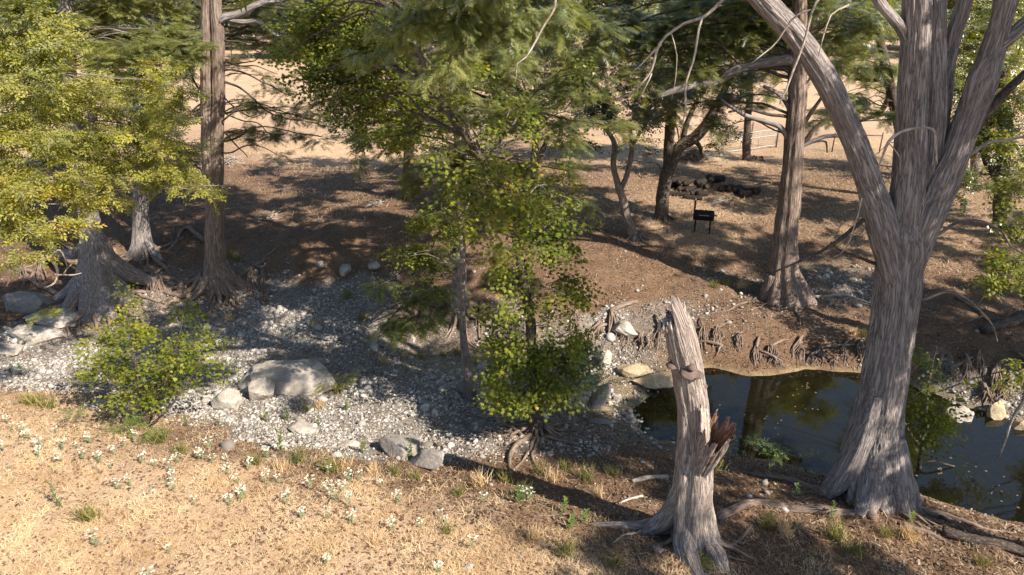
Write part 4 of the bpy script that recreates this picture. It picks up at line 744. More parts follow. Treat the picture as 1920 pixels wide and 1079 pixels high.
# trees behind the eye point and right of the frame; they shade the near bank
def shade_tree(label, x, y, h, rad, n_, dens):
    b = np.array([x, y, gz(x, y)[0]]); t = thing('oak_tree', label, 'tree', b); mb = MB(); tube(mb, [b - [0, 0, .3], b + [.1, .1, h*.35], b + [0, .2, h*.75]], [.4, .3, .15], 16, .2, .01); mb.build('trunk', M['grey_bark'], t)
    crown_up(t, x, y, h*.4, h, rad, n_, dens)
shade_tree('tree outside the right of the picture shading the near bank', 16, 6.0, 17, 4.5, 20, .5)
shade_tree('tree outside the picture, behind and to the right', 18.5, -2.5, 17, 4.5, 12, .4)
TS2 = 0
shade_tree('tall tree beyond the right edge shading the far bank', 22, 16.5, 17, 5, 16, .38)
shade_tree('tree further right outside the picture', 26, 12, 13, 5, 14, .3)
shade_tree('tree outside the right of the picture beyond the creek', 27, 22, 13, 5, 12, .3)

# ================================================================== boulders
import bmesh
_bm = bmesh.new(); bmesh.ops.create_icosphere(_bm, subdivisions=5, radius=1); ICO = np.array([v.co[:] for v in _bm.verts]); ICF = np.array([[v.index for v in f.verts] for f in _bm.faces]); _bm.free()
_bm = bmesh.new(); bmesh.ops.create_icosphere(_bm, subdivisions=1, radius=1); IC1 = np.array([v.co[:] for v in _bm.verts]); IF1 = np.array([[v.index for v in f.verts] for f in _bm.faces]); _bm.free()
def boulder(label, px, py, w, h, d=None, rot=0, seed=1, mt='limestone', tilt=0, name='boulder', group=None, sink=.3, box=.55):
    c = gp(px, py); t = (c[1]*math.cos(PITCH) + (CAMH - c[2])*math.sin(PITCH))/FPX; rx, rz = w*t, h*t*1.05; ry = (d or w*.7)*t
    V = ICO.copy(); p = np.sign(V)*np.abs(V)**box; V = V*.6 + p*.4
    V = V*(1 + .34*fbm(V*1.0 + seed*5.1, 3, seed)[:, None]) + .15*np.stack([fbm(V*2.0 + seed, 5, seed+k) for k in range(3)], 1)
    cr = np.abs(fbm(V*1.7 + seed*2.2, 3, seed+7)); V = V*(1 - .10*np.exp(-(cr/.035)**2))[:, None]
    rs = np.random.default_rng(seed)
    for _k in range(13):
        nn = rs.normal(size=3); nn /= np.linalg.norm(nn); dd = V@nn; V = V - np.maximum(0, dd - rs.uniform(.55, .85))[:, None]*nn*.92
    V = V + .025*np.stack([fbm(V*6 + seed, 3, seed+k+3) for k in range(3)], 1)
    V[:, 2] += .06*np.round(fbm(V*1.5 + 9 + seed, 2, 3)*5)/2
    V = V*[rx, ry, rz]; 
    if tilt: a = R(tilt); V = V@np.array([[math.cos(a), 0, math.sin(a)], [0, 1, 0], [-math.sin(a), 0, math.cos(a)]])
    a = R(rot); V = V@np.array([[math.cos(a), math.sin(a), 0], [-math.sin(a), math.cos(a), 0], [0, 0, 1]])
    o = mk(name, V, ICF, M[mt], smooth=True); o.location = (c[0], c[1] + ry*.5, c[2] + rz*(1 - 2*sink)*.8); return tag(o, label, 'boulder' if name == 'boulder' else 'rock', group)
boulder('largest grey limestone boulder, domed and pitted, lying on the gravel bed', 543, 730, 95, 30, 60, -8, 3, tilt=6)
boulder('rounded boulder leaning against the lower left of the largest one', 484, 752, 30, 24, 26, 20, 5)
boulder('flat-faced squarish boulder left of the rounded one', 416, 768, 30, 24, 22, -10, 7)
boulder('upper pale slab of the sunlit ledge at the left edge', 92, 612, 54, 15, 34, 4, 9, tilt=4)
boulder('lower bright pale slab of the ledge at the left edge', 66, 642, 58, 18, 34, -6, 12, tilt=-6)
boulder('small sunlit ledge rock at the very left edge', 15, 665, 28, 11, 18, 0, 14)
boulder('dark smooth sloping rock beside the foot of the leftmost cypress', 45, 578, 52, 24, 30, 8, 16, 'dark_limestone')
boulder('upper part of a long smooth rock between gravel and dry grass', 752, 856, 46, 26, 34, -20, 18, 'dark_limestone', tilt=10)
boulder('lower end of a long smooth rock sloping down to the right by dry grass', 800, 878, 46, 20, 26, -35, 21, 'dark_limestone', tilt=18)
boulder('squat boulder behind the foot of the slender young tree', 875, 740, 20, 24, 18, 0, 23, 'dark_limestone')
boulder('blocky boulder to the right of the slender young tree', 915, 765, 22, 28, 20, 10, 25, 'dark_limestone')
boulder('large slab tilted against the bank behind the sycamore leaves', 1085, 765, 26, 52, 24, 10, 27, 'limestone', tilt=-38)
boulder('narrow tilted slab right of the larger tilted slab', 1125, 765, 12, 42, 20, 10, 29, 'limestone', tilt=-34)
boulder('grey rock on the far bank left of the broken trunk', 1172, 630, 34, 20, 22, -20, 31, 'limestone', tilt=-15)
boulder('upright block among roots on the far bank', 1135, 690, 15, 22, 12, 10, 33, 'limestone')
boulder('pale tan ledge at the edge of the pool behind the broken trunk', 1225, 728, 46, 15, 22, 0, 35, 'tan_limestone', tilt=-8)
boulder('low tan rock right behind the pool ledge', 1190, 705, 40, 13, 20, 0, 36, 'tan_limestone')
boulder('flat rock at the near end of the pool', 1130, 795, 28, 6, 10, -8, 37, 'dark_limestone')
boulder('thin flat grey slab lying on gravel behind the largest boulder', 610, 640, 42, 9, 14, -4, 39, 'dark_limestone', sink=.2)
boulder('large rounded rock at the pool edge right of the leafy shrub', 1800, 810, 36, 32, 26, 10, 41)
boulder('rounded brown rock at the right end of the pool', 1868, 790, 20, 24, 16, 0, 43, 'tan_limestone')
boulder('rock at the right edge standing in the pool', 1912, 815, 24, 20, 16, 0, 45, 'tan_limestone')
for k, (x, y, w_, h_, lb) in enumerate([(770, 636, 10, 8, 'small pale stone on the dark bank left of the slender tree'), (1158, 752, 10, 9, 'round tan stone at the left tip of the pool'), (1143, 760, 8, 6, 'smaller round stone at the left tip of the pool'), (878, 1070, 12, 5, 'white stone lying in the dry grass at the bottom edge'),
     (180, 765, 24, 7, 'flat white slab under the left sapling'), (250, 772, 20, 8, 'pale flat rock right under the sapling stem'), (645, 510, 22, 10, 'pale rock in the eroded bank above the gravel'), (700, 505, 18, 10, 'grey rock in the eroded bank above the gravel, right of the pale one'), (600, 500, 14, 8, 'small rock in the eroded bank above the gravel, left of the pale one'), (565, 812, 34, 10, 'low flat rock amid gravel above the weeds'),
     (330, 590, 14, 8, 'stone at the foot of the twin trunk, left side'), (655, 838, 22, 8, 'low rock left of the long smooth rock'), (1640, 690, 12, 8, 'stone beside the pool behind the big cypress'), (1815, 683, 10, 7, 'pale stone on the right bank above the root tangle'), (1790, 690, 8, 6, 'smaller pale stone on the right bank above the root tangle'), (1845, 700, 9, 8, 'rounded stone among the right bank roots'), (1880, 705, 8, 8, 'pale rounded stone at the right of the root tangle'),
     (700, 655, 14, 8, 'grey stone beside the low cypress bough'), (905, 690, 16, 10, 'grey stone in the shade behind the slender tree')]):
    boulder(lb, x, y, w_, h_, w_*.6, k*17, 50+k, 'limestone', name='rock')
log_ = boulder('pale weathered slab of bark beside the broken trunk', 1238, 1035, 15, 4, 8, -25, 90, 'limestone', name='bark_slab'); log_['category'] = 'bark slab'; log_.data.materials[0] = M['dead_wood']

# ================================================================== gravel, litter, grasses (uncountable)
def field_pts(n, x0, x1, y0, y1, pw=1.0):
    y = y0 + (y1 - y0)*rng.random(n)**pw; hx = .80*y + 2.5; x = rng.uniform(-1, 1, n)*hx; k = (x > x0) & (x < x1); return x[k], y[k]
peb = []
for k in range(5):
    q = IC1*(1 + .38*rng.uniform(-1, 1, (len(IC1), 1))); q[:, 2] *= .62; q[:, 0] *= 1.25; peb.append(q)
x, y = field_pts(250000, -25, 26, 11, 26); g, s_ = zones(x, y); bar = np.clip(.62 + 1.3*n2(x, y, 1.6, 3, 31), .10, 1); k = rng.random(len(x)) < np.clip((g - .25)*1.5, .012, 1)*bar; x, y, g = x[k], y[k], g[k]
n = len(x); sz = .018*np.exp(rng.normal(.08, .50, n) + .75*n2(x, y, 1.1, 2, 33)); sz = np.where(rng.random(n) < .025, sz*2.3, sz); zz = gz(x, y); pick = rng.integers(0, 5, n)
Fm = frames(randn(n)*[1, 1, .35], np.array([0, 0, 1.]) + rng.normal(size=(n, 3))*.35)
gv = scatter('gravel', [(peb[i], IF1, np.stack([x, y, zz + sz*.25], 1)[pick == i], Fm[pick == i], sz[pick == i], rng.beta(2.2, 2.2, n)[pick == i]) for i in range(5)], M['pebble']); tag(gv, 'grey and white limestone gravel covering the dry creek bed', 'gravel', kind='stuff')
print('gravel', n)
def blade(bend=.35, w_=.035):
    V = np.array([(0, -w_, 0), (0, w_, 0), (.5, w_*.8, .12*bend*2), (.5, -w_*.8, .12*bend*2), (1, 0, -.05*bend)]); return V, [np.array([(0, 1, 2), (0, 2, 3), (3, 2, 4)])]
BL = [blade(b)[0] for b in (.1, .5, 1.0)]; BF = blade()[1][0]
def grass(name, x, y, ln, lift0, lift1, mt, label, cat, wd=1.0):
    n = len(x); zz = gz(x, y); a = 2.5*n2(x, y, .8, 2, 4) + rng.uniform(0, 6.28, n)*.75; el = rng.uniform(lift0, lift1, n); d = np.stack([np.cos(a)*np.cos(el), np.sin(a)*np.cos(el), np.sin(el)], 1)
    Fm = frames(d, np.array([0, 0, 1.]) + rng.normal(size=(n, 3))*.3); L = ln*rng.uniform(.5, 1.3, n)*(1 + .7*n2(x, y, .45, 2, 42)); pk = rng.integers(0, 3, n); rn = np.clip(.52 + .28*rng.normal(size=n) + .6*n2(x, y, .6, 3, 8), 0, 1)
    o = scatter(name, [(BL[i]*[1, wd, 1], BF, np.stack([x, y, zz + .005], 1)[pk == i], Fm[pk == i], L[pk == i], rn[pk == i]) for i in range(3)], M[mt]); return tag(o, label, cat, kind='stuff')
x, y = field_pts(330000, -30, 30, 7, 17); g, s_ = zones(x, y); k = rng.random(len(x)) < np.clip(s_*1.15 - .15, .03, 1)*np.clip(.75 + 1.6*n2(x, y, .9, 3, 41), .18, 1); x, y = x[k], y[k]; print('grass', len(x))
grass('dry_grass', x, y, .115, .02, .5, 'straw', 'matted pale dry grass on the sunny near bank', 'grass', .7)
x, y = field_pts(150000, -40, 45, 22, 48, .8); g, s_ = zones(x, y); k = rng.random(len(x)) < np.clip(s_*1.5 - .25, .03, 1)*(g < .4); x, y = x[k], y[k]; grass('dry_grass', x, y, .17, .05, .8, 'straw', 'thin dry grass under the trees of the far bank', 'grass', .8)
x, y = field_pts(220000, -30, 40, 8, 40, 1.0); g, s_ = zones(x, y); zz = gz(x, y); k = (rng.random(len(x)) < np.clip(1.1 - g - s_*.7, .02, .9)) & (zz > -2.0); x, y, zz = x[k], y[k], zz[k]; n = len(x)
LV = np.array([(0, 0, 0), (.5, .3, .1), (1, 0, .02), (.5, -.3, -.05)]); LF = np.array([(0, 1, 2), (0, 2, 3)])
o = scatter('leaf_litter', [(LV, LF, np.stack([x, y, zz + .012], 1), frames(randn(n)*[1, 1, .2], np.array([0, 0, 1.]) + rng.normal(size=(n, 3))*.35), rng.uniform(.03, .10, n), rng.beta(1.6, 1.8, n))], M['litter']); tag(o, 'brown fallen leaves and needles under the trees', 'leaf litter', kind='stuff')
x, y = field_pts(4200, -25, 30, 9, 34); g, s_ = zones(x, y); zz = gz(x, y); k = (rng.random(len(x)) < 1 - .75*s_) & (zz > -1.98); x, y, zz = x[k], y[k], zz[k]; mb = MB()
for i in range(len(x)):
    a = rng.uniform(0, 6.28); L = rng.uniform(.12, .65); p = np.array([x[i], y[i], 0]); d = np.array([math.cos(a), math.sin(a), 0]); q = np.array([p, p + d*L*.5 + rng.normal(size=3)*.05, p + d*L]); q[:, 2] = gz(q[:, 0], q[:, 1]) + .015
    tube(mb, q, [.006 + .008*rng.random(), .006, .003], 3, .4)
tag(mb.build('fallen_twigs', M['dead_wood'], None, False), 'small dry twigs strewn over the banks', 'twigs', kind='stuff')

n = 700; x = rng.uniform(4, 17, n); y = rng.uniform(11.5, 19.5, n); k = (gz(x, y) < WZ - .03)&(n2(x, y, 1.2, 2, 51) > .12); x, y = x[k], y[k]; n = len(x)
o = scatter('floating_leaves', [(LV*[1, 1.6, .3], LF, np.stack([x, y, x*0 + WZ + .006], 1), frames(randn(n)*[1, 1, .02], np.tile([0, 0, 1.], (n, 1))), rng.uniform(.03, .08, n), rng.uniform(.5, 1, n))], M['litter']); tag(o, 'fallen leaves floating on the pool', 'leaves', kind='stuff')
# ================================================================== root tangles of the banks
def tangle(label, x0, x1, y0, y1, n_, r0, seed):
    c = gp((x0+x1)/2, y0); t = thing('root_tangle', label, 'roots', c); nh = max(3, int((x1-x0)/22)); W_ = x1 - x0
    for h in range(nh):
        mb = MB(); xa = x0 + W_*(h + rng.uniform(.1, .9))/nh; yh = y0 + rng.uniform(-14, .75*(y1-y0)); hub = gp(xa, yh); hub[2] += .05 + .12*rng.random(); big = r0*rng.uniform(.8, 1.9)
        bk_ = gp(xa + rng.normal()*26, yh - rng.uniform(8, 26)); tube(mb, [bk_ + [0, 0, .0], (bk_ + hub)/2 + [0, 0, .06], hub, hub + [0, -.1, -.06]], [big*.8, big*1.1, big*1.3, big*.7], 7, .1, 0, seed=h, wob=.05)
        for k in range(int(n_/nh) + 2):
            f = rng.uniform(-1, 1); en = gp(xa + f*rng.uniform(5, 17), yh + (y1 - yh)*rng.uniform(.4, 1.15)*(1 - .3*abs(f))); r_ = r0*rng.uniform(.2, .8); mid = hub*.5 + en*.5 + [rng.normal()*.07, -.04, .07*rng.random()]; mid[2] = min(mid[2], gz(mid[0], mid[1])[0] + .13)
            tube(mb, [hub + rng.normal(size=3)*.03, mid, en + [0, 0, .015], en + [f*.2, -.08, -.06]], [r_*1.3, r_, r_*.6, r_*.25], 5, .09, 0, seed=k + seed, wob=.06)
        mb.build('root', M['root_bark'], t)
tangle('mass of grey roots hanging over the pool left of the big cypress', 1400, 1500, 652, 688, 89, 0.029, 1)
tangle('root fans at the pool edge between broken trunk and the grey hanging mass', 1305, 1395, 630, 665, 60, 0.032, 2)
tangle('roots at the pool edge just left of the big cypress trunk', 1500, 1640, 655, 690, 72, 0.029, 3)
tangle('splayed cypress roots at the right edge above the dark water', 1830, 1925, 695, 755, 101, 0.038, 4)
tangle('long roots over the right bank behind the leafy shrub', 1730, 1840, 685, 720, 48, 0.032, 5)
tangle('thick roots left of the broken trunk on the far bank', 1160, 1250, 625, 660, 52, 0.040, 6)
tangle('snaking roots on the far bank right of the sycamore', 1060, 1160, 600, 640, 52, 0.045, 7)
tangle('knobbly roots under the bank behind the slender tree', 885, 960, 595, 635, 36, 0.050, 8)
tangle('roots hanging down to the gravel below the middle of the far bank', 770, 850, 575, 600, 28, 0.036, 9)
tangle('thin roots reaching down onto the gravel right of the twin trunk', 430, 520, 520, 575, 52, 0.040, 10)
tangle('old stump roots at the left behind the flared cypress', 40, 95, 505, 540, 32, 0.054, 11)
tangle('roots tumbling between the flared cypress and the twin trunk', 240, 370, 525, 560, 68, 0.054, 12)
def log_thing(name, label, cat, pts, r0, r1, mt='grey_bark', lift=.6, forks=()):
    P, r = root_path(pts, r0, r1, lift); t = thing(name, label, cat, P[0]); mb = MB(); tube(mb, P, r, 10, .1, r0*.05, seed=4, wob=.03, rf=.04); mb.build('trunk' if 'log' in name else 'stem', M[mt], t)
    for f in forks:
        q = np.array([gp(*a[:2]) + [0, 0, a[2]] for a in f]); mb = MB(); tube(mb, q, np.linspace(r0*.5, .006, len(q)), 6, .1, wob=.04); mb.build('twig', M[mt], t)
log_thing('fallen_log', 'bark-covered log lying in the shade at the lower right corner', 'log', [(1765, 1000), (1830, 1018), (1880, 1030), (1960, 1050)], .11, .09, 'dark_bark')
log_thing('fallen_branch', 'grey forked branch lying beyond the big cypress, right edge', 'branch', [(1790, 558), (1830, 582), (1860, 608), (1885, 618)], .045, .02, 'grey_bark', 1.5, [[(1830, 582, .2), (1850, 560, .35), (1875, 545, .4)], [(1860, 605, .1), (1890, 600, .2), (1915, 580, .3)], [(1845, 597, .1), (1800, 610, .1), (1785, 618, .05)], [(1880, 600, .3), (1865, 580, .5), (1850, 560, .6)]])
log_thing('fallen_branch', 'dark mossy log lying by the right edge of the far bank', 'branch', [(1840, 625), (1880, 612), (1940, 590)], .14, .2, 'dark_bark', .7)
log_thing('fallen_branch', 'pale dead stick on the ground left of the broken trunk', 'branch', [(1160, 945), (1180, 938), (1205, 932)], .02, .03, 'dead_wood', 2, [])
log_thing('fallen_branch', 'sunlit pale root-like branch left of the broken trunk', 'branch', [(1185, 905), (1215, 898), (1252, 900)], .05, .06, 'dead_wood', .7)
log_thing('fallen_branch', 'short forked stick pointing down left near the broken trunk', 'branch', [(1150, 1020), (1170, 1005), (1195, 1000), (1220, 988)], .015, .03, 'dead_wood', 1.5, [[(1170, 1005, .02), (1165, 990, .1), (1155, 985, .12)]])
log_thing('fallen_branch', 'mossy branch on the gravel right of the long smooth rock', 'branch', [(815, 836), (850, 842), (885, 846)], .05, .03, 'grey_bark', .8)
log_thing('fallen_branch', 'thin bent branch lying over the gravel toward the sycamore', 'branch', [(875, 780), (915, 788), (950, 795), (985, 792)], .04, .03, 'grey_bark', .8)
log_thing('fallen_branch', 'long pale limb lying across the ground behind the tall red trunk', 'branch', [(1510, 562), (1580, 556), (1640, 572), (1700, 590)], .06, .04, 'dead_wood', .7)

# ================================================================== barrel grill
def box_(mb, c, s):
    c = np.asarray(c, float); s = np.asarray(s, float)/2; V = np.array([(x, y, z) for x in (-1, 1) for y in (-1, 1) for z in (-1, 1)])*s + c
    mb.add(V, None, np.array([(0, 1, 3, 2), (4, 6, 7, 5), (0, 4, 5, 1), (2, 3, 7, 6), (0, 2, 6, 4), (1, 5, 7, 3)]))
g0 = gp(1316, 434); t = thing('barrel_grill', 'black barrel smoker grill with a chimney at its left end, standing on thin legs', 'grill', g0); ex = np.array([.97, -.22, 0]); ey = np.array([.22, .97, 0])
def L_(a, b_, c): return g0 + ex*a + ey*b_ + np.array([0, 0, c])
mb = MB(); tube(mb, [L_(-.43, 0, .70), L_(-.41, 0, .70), L_(-.40, 0, .70), L_(.40, 0, .70), L_(.41, 0, .70), L_(.44, 0, .70)], [.14, .205, .21, .21, .205, .14], 20, .05); mb.build('barrel', M['black_steel'], t, False)
mb = MB(); tube(mb, [L_(-.41, -.05, .755), L_(.41, -.05, .755)], [.20, .20], 20, .1); mb.build('lid', M['black_steel'], t, False)
mb = MB(); tube(mb, [L_(-.40, 0, .86), L_(-.40, 0, 1.32)], [.04, .04], 10, .1); mb.build('chimney', M['black_steel'], t); mb = MB(); tube(mb, [L_(-.40, 0, 1.32), L_(-.40, 0, 1.35)], [.06, .05], 10, .1); mb.build('chimney_cap', M['rusty_steel'], t)
for a in (-.30, .30):
    for b_ in (-.12, .14):
        mb = MB(); tube(mb, [L_(a*1.05, b_*1.4, -.03), L_(a, b_, .6)], [.028, .028], 6, .2); mb.build('leg', M['black_steel'], t)
mb = MB(); tube(mb, [L_(.43, 0, .72), L_(.50, -.02, .74), L_(.54, -.02, .72)], [.02, .03, .03], 8, .05); mb.build('end_knob', M['rusty_steel'], t)
mb = MB(); tube(mb, [L_(-.2, -.23, .78), L_(-.2, -.27, .78), L_(.2, -.27, .78), L_(.2, -.23, .78)], .012, 6, .1); mb.build('handle', M['galvanised'], t)

# log pile: each log a thing with a cut face at both ends
def cut_log(label, x, y, r_, L, ang, zup=0, group=None):
    c = gp(x, y) + [0, 0, r_*.85 + zup]; t = thing('cut_log', label, 'log', c, group); d = np.array([math.cos(R(ang)), math.sin(R(ang)), 0]); mb = MB(); tube(mb, [c - d*L/2, c + d*L/2], [r_, r_*.95], 14, .12, .012, seed=int(x), rf=.05, wob=.01); mb.build('bark', M['shaded_bark'], t)
    for s in (-1, 1): mb = MB(); tube(mb, [c + d*s*(L/2 - .01), c + d*s*(L/2 + .012)], [r_*.86, r_*.86], 14, .02); mb.build('cut_end', M['cut_wood'], t)
LG = [(1262, 352, .16, .7, 70, 0), (1266, 352, .15, .7, 65, .3), (1280, 356, .17, .8, 80, 0), (1277, 354, .15, .7, 75, .3), (1294, 360, .18, .7, 60, 0), (1289, 357, .14, .7, 85, .32), (1305, 364, .16, .8, 75, 0), (1313, 354, .24, .55, 62, .12), (1327, 355, .2, .5, 70, 0), (1316, 368, .17, .5, 50, 0), (1272, 368, .15, .9, 20, 0), (1298, 374, .12, .8, 10, 0),
      (1331, 341, .22, .6, 100, 0), (1348, 342, .24, .45, 60, 0), (1356, 358, .18, .5, 70, 0), (1368, 358, .2, .5, 90, 0), (1381, 360, .22, .55, 65, 0), (1390, 368, .2, .5, 100, 0), (1398, 370, .22, .4, 60, 0), (1418, 364, .2, .4, 80, 0), (1404, 362, .17, .5, 40, 0)]
LG = [(a[0], a[1], a[2]*.85, a[3]*1.15, a[4] - 42 + (i*37) % 30, a[5]) for i, a in enumerate(LG)]
for i, a in enumerate(LG): cut_log('weathered cut log with shade-darkened bark in the heap right of the stout oak' if i < 12 else 'short cut log round in the scattered row right of the heap', *a, group='logs heaped right of the stout oak' if i < 12 else 'log rounds scattered right of the heap')
def brush(label, px, py, wpx, h, n_, mt, seed=0):
    c = gp(px, py); mb = MB(); wd = wpx*c[1]/FPX
    for k in range(n_):
        a = rng.uniform(0, 6.28); q = c + np.array([rng.normal()*wd*.4, rng.normal()*wd*.3, 0]); f = max(0, 1 - np.linalg.norm((q-c)[:2])/wd); q[2] += rng.random()*h*f; L = rng.uniform(.4, 1.2); d = np.array([math.cos(a), math.sin(a), rng.uniform(-.2, .4)])
        tube(mb, [q - d*L/2, q + rng.normal(size=3)*.06, q + d*L/2], [.012, .016, .004], 4, .2)
    o = mb.build('brush_pile', M[mt], None, False); tag(o, label, 'brush pile')
brush('grey green heap of cut branches behind the stout oak', 1300, 300, 36, .9, 380, 'grey_bark'); brush('small heap of pale sticks right of the twin trunk at the field edge', 432, 306, 22, .5, 120, 'dead_wood'); brush('pale broken sticks lying before the log heap', 1345, 380, 24, .15, 40, 'dead_wood')
brush('tangle of dry twigs on the ground right of the twin trunk', 500, 410, 22, .3, 50, 'dead_wood'); brush('dry twigs lying near the left oak', 705, 385, 16, .25, 30, 'dead_wood')

# gate and fence at the edge of the field
def rod(parent, name, a, b_, r_, mt, seg=6): mb = MB(); tube(mb, [a, b_], [r_, r_], seg, .5); return mb.build(name, M[mt], parent)
gl, gr_ = gp(1352, 290), gp(1454, 277); t = thing('metal_gate', 'pale tubular metal gate with wire mesh standing open at the field edge', 'gate', gl); up_ = np.array([0, 0, 1.])
for h_ in (.12, .78, 1.15): rod(t, 'rail', gl + up_*h_, gr_ + up_*(h_ + .05), .028, 'galvanised')
for f in (0, .33, .66, .985): q = gl + (gr_ - gl)*f; rod(t, 'upright', q + up_*.12, q + up_*1.17, .022, 'galvanised')
mb = MB()
for k in range(1, 30): q = gl + (gr_ - gl)*k/30; tube(mb, [q + up_*.12, q + up_*1.15], [.005, .005], 3, 2)
for k in range(1, 8): tube(mb, [gl + up_*(.12 + k*.13), gr_ + up_*(.17 + k*.13)], [.005, .005], 3, 9)
mb.build('wire_mesh', M['wire'], t)
for x, y, h_, lb in ((1455, 277, 1.5, 'dark square post at the right end of the metal gate'), (1407, 272, 1.5, 'thin dark post behind the middle of the metal gate')):
    q = gp(x, y); mb = MB(); tube(mb, [q - up_*.1, q + up_*h_], [.06, .055], 8, .5, wob=.01); tag(mb.build('fence_post', M['post_wood']), lb, 'fence post')
a, b_ = gp(1648, 288), gp(1560, 285); t = thing('pipe_fence', 'rusty pipe rail fence between the big cypress limbs and the field', 'fence', a); rod(t, 'post', a - up_*.1, a + up_*1.3, .045, 'rusty_steel'); rod(t, 'post', b_ - up_*.1, b_ + up_*1.2, .045, 'rusty_steel'); rod(t, 'rail', a + up_*1.1, b_ + up_*1.1, .035, 'rusty_steel')
q = gp(1407, 272); rod(None, 'fence_rail', q + up_*1.35, gp(1350, 284) + up_*.9, .03, 'rusty_steel'); tag(bpy.context.scene.objects['fence_rail'], 'sloping dark rail left of the thin post by the gate', 'rail')
bpy.context.scene.objects['fence_rail'].location = (0, 0, 0)

# ================================================================== saplings, shrubs, weeds
def shrub(name, label, px, py, stems, clusters, kind, lm, size, dens=.8, cat='shrub', Yoff=0):
    b = gp(px, py); t = thing(name, label, cat, b); 
    for k, s in enumerate(stems): P, r = vp(s, b[1]); mb = MB(); tube(mb, P, r, 7, .1, wob=.03, seed=k); mb.build('stem', M['dark_bark'], t)
    if clusters: foliage(t, clusters, kind, M[lm], dens, size=size, tw='grey_bark', droop=.15, flat=.7)
    return t
shrub('sycamore_sapling', 'bushy sycamore sapling with yellow green lobed leaves at the left, in front of the gravel', 275, 800, [[(275, 806, 3.5), (265, 760, 3), (258, 700, 2.2), (245, 620, 1.5), (235, 580, .6)], [(275, 803, 2.5), (300, 740, 2.2), (330, 660, 1.6), (342, 590, .6)], [(272, 803, 2.5), (230, 740, 1.8), (185, 690, .8)], [(278, 803, 2.5), (330, 750, 1.8), (380, 680, .8)]],
      [CL(225, 610, 17, 42, 35, 1.1), CL(342, 580, 17, 18, 34, 1.3), CL(290, 640, 17, 55, 26, .9), CL(170, 655, 16.8, 40, 22, 1), CL(375, 640, 17, 34, 34, 1.2), CL(240, 680, 16.8, 65, 30, 1), CL(320, 690, 16.8, 62, 32, 1.1), CL(190, 710, 16.6, 45, 20, 1), CL(255, 735, 16.3, 70, 24, 1.1), CL(228, 560, 17.2, 18, 28, 1.2), CL(390, 690, 16.8, 22, 22, .7), CL(350, 730, 16.6, 40, 18, .6), CL(250, 640, 15.6, 30, 40, .8), CL(335, 650, 15.6, 24, 40, .8), CL(290, 700, 15.5, 40, 30, .7)], 'star', 'sycamore_leaf', .85, dens=.42)
shrub('sycamore_sapling', 'dark leafy shrub at the water behind the right side of the big cypress', 1722, 898, [[(1722, 900, 4), (1726, 850, 4), (1735, 790, 3), (1745, 700, 2), (1755, 650, 1)], [(1725, 870, 2.5), (1750, 865, 2), (1790, 875, 1.5)], [(1727, 840, 2.5), (1700, 800, 2), (1695, 760, 1)]],
      [CL(1745, 680, 15.6, 32, 28, .7), CL(1725, 730, 15.4, 40, 25, .9), CL(1760, 770, 15.2, 50, 30, 1), CL(1730, 800, 15, 50, 35, 1.2), CL(1770, 820, 14.9, 35, 20, .9), CL(1785, 870, 14.7, 28, 7, .6), CL(1805, 735, 15.4, 22, 20, .4), CL(1715, 850, 14.8, 25, 8, .5)], 'star', 'sycamore_leaf', .7, dens=.42)
shrub('leafy_shrub', 'green shrub against the tilted slabs behind the sycamore', 1110, 720, [[(1110, 722, 3), (1105, 690, 2), (1100, 650, 1)]], [CL(1100, 690, 17, 32, 40, .8), CL(1130, 720, 17, 20, 25, .6), CL(1085, 655, 17.5, 20, 20, .5)], 'lance', 'weed_leaf', .7)
shrub('leafy_shrub', 'small sunlit weed growing on top of the left ledge', 85, 590, [], [CL(88, 590, 22.3, 26, 12, .7), CL(70, 598, 22, 16, 6, .5)], 'lance', 'elm_leaf', .5)
shrub('leafy_shrub', 'low dark green weeds under the left sapling', 235, 795, [], [CL(230, 790, 16, 55, 16, .35), CL(140, 780, 16, 40, 12, .25), CL(290, 800, 15.8, 25, 12, .4)], 'lance', 'weed_leaf', .5)
shrub('leafy_shrub', 'green and rust weeds along the right foot of the largest boulder', 620, 735, [], [CL(620, 722, 20.3, 35, 12, .6), CL(560, 742, 20.2, 45, 7, .5), CL(650, 700, 20.6, 14, 16, .4), CL(500, 728, 20.4, 18, 8, .5)], 'small', 'elm_leaf', .5)
shrub('leafy_shrub', 'row of sunlit green weeds at the pool edge right of the broken trunk', 1450, 850, [[(1410, 850, 1.2), (1411, 830, 1), (1412, 806, .6)]], [CL(1425, 840, 15.6, 26, 14, .4), CL(1465, 845, 15.5, 28, 12, .4), CL(1410, 825, 15.7, 6, 16, .5), CL(1375, 840, 15.6, 8, 10, .4), CL(1530, 855, 15.5, 12, 9, .4)], 'lance', 'weed_leaf', .5)
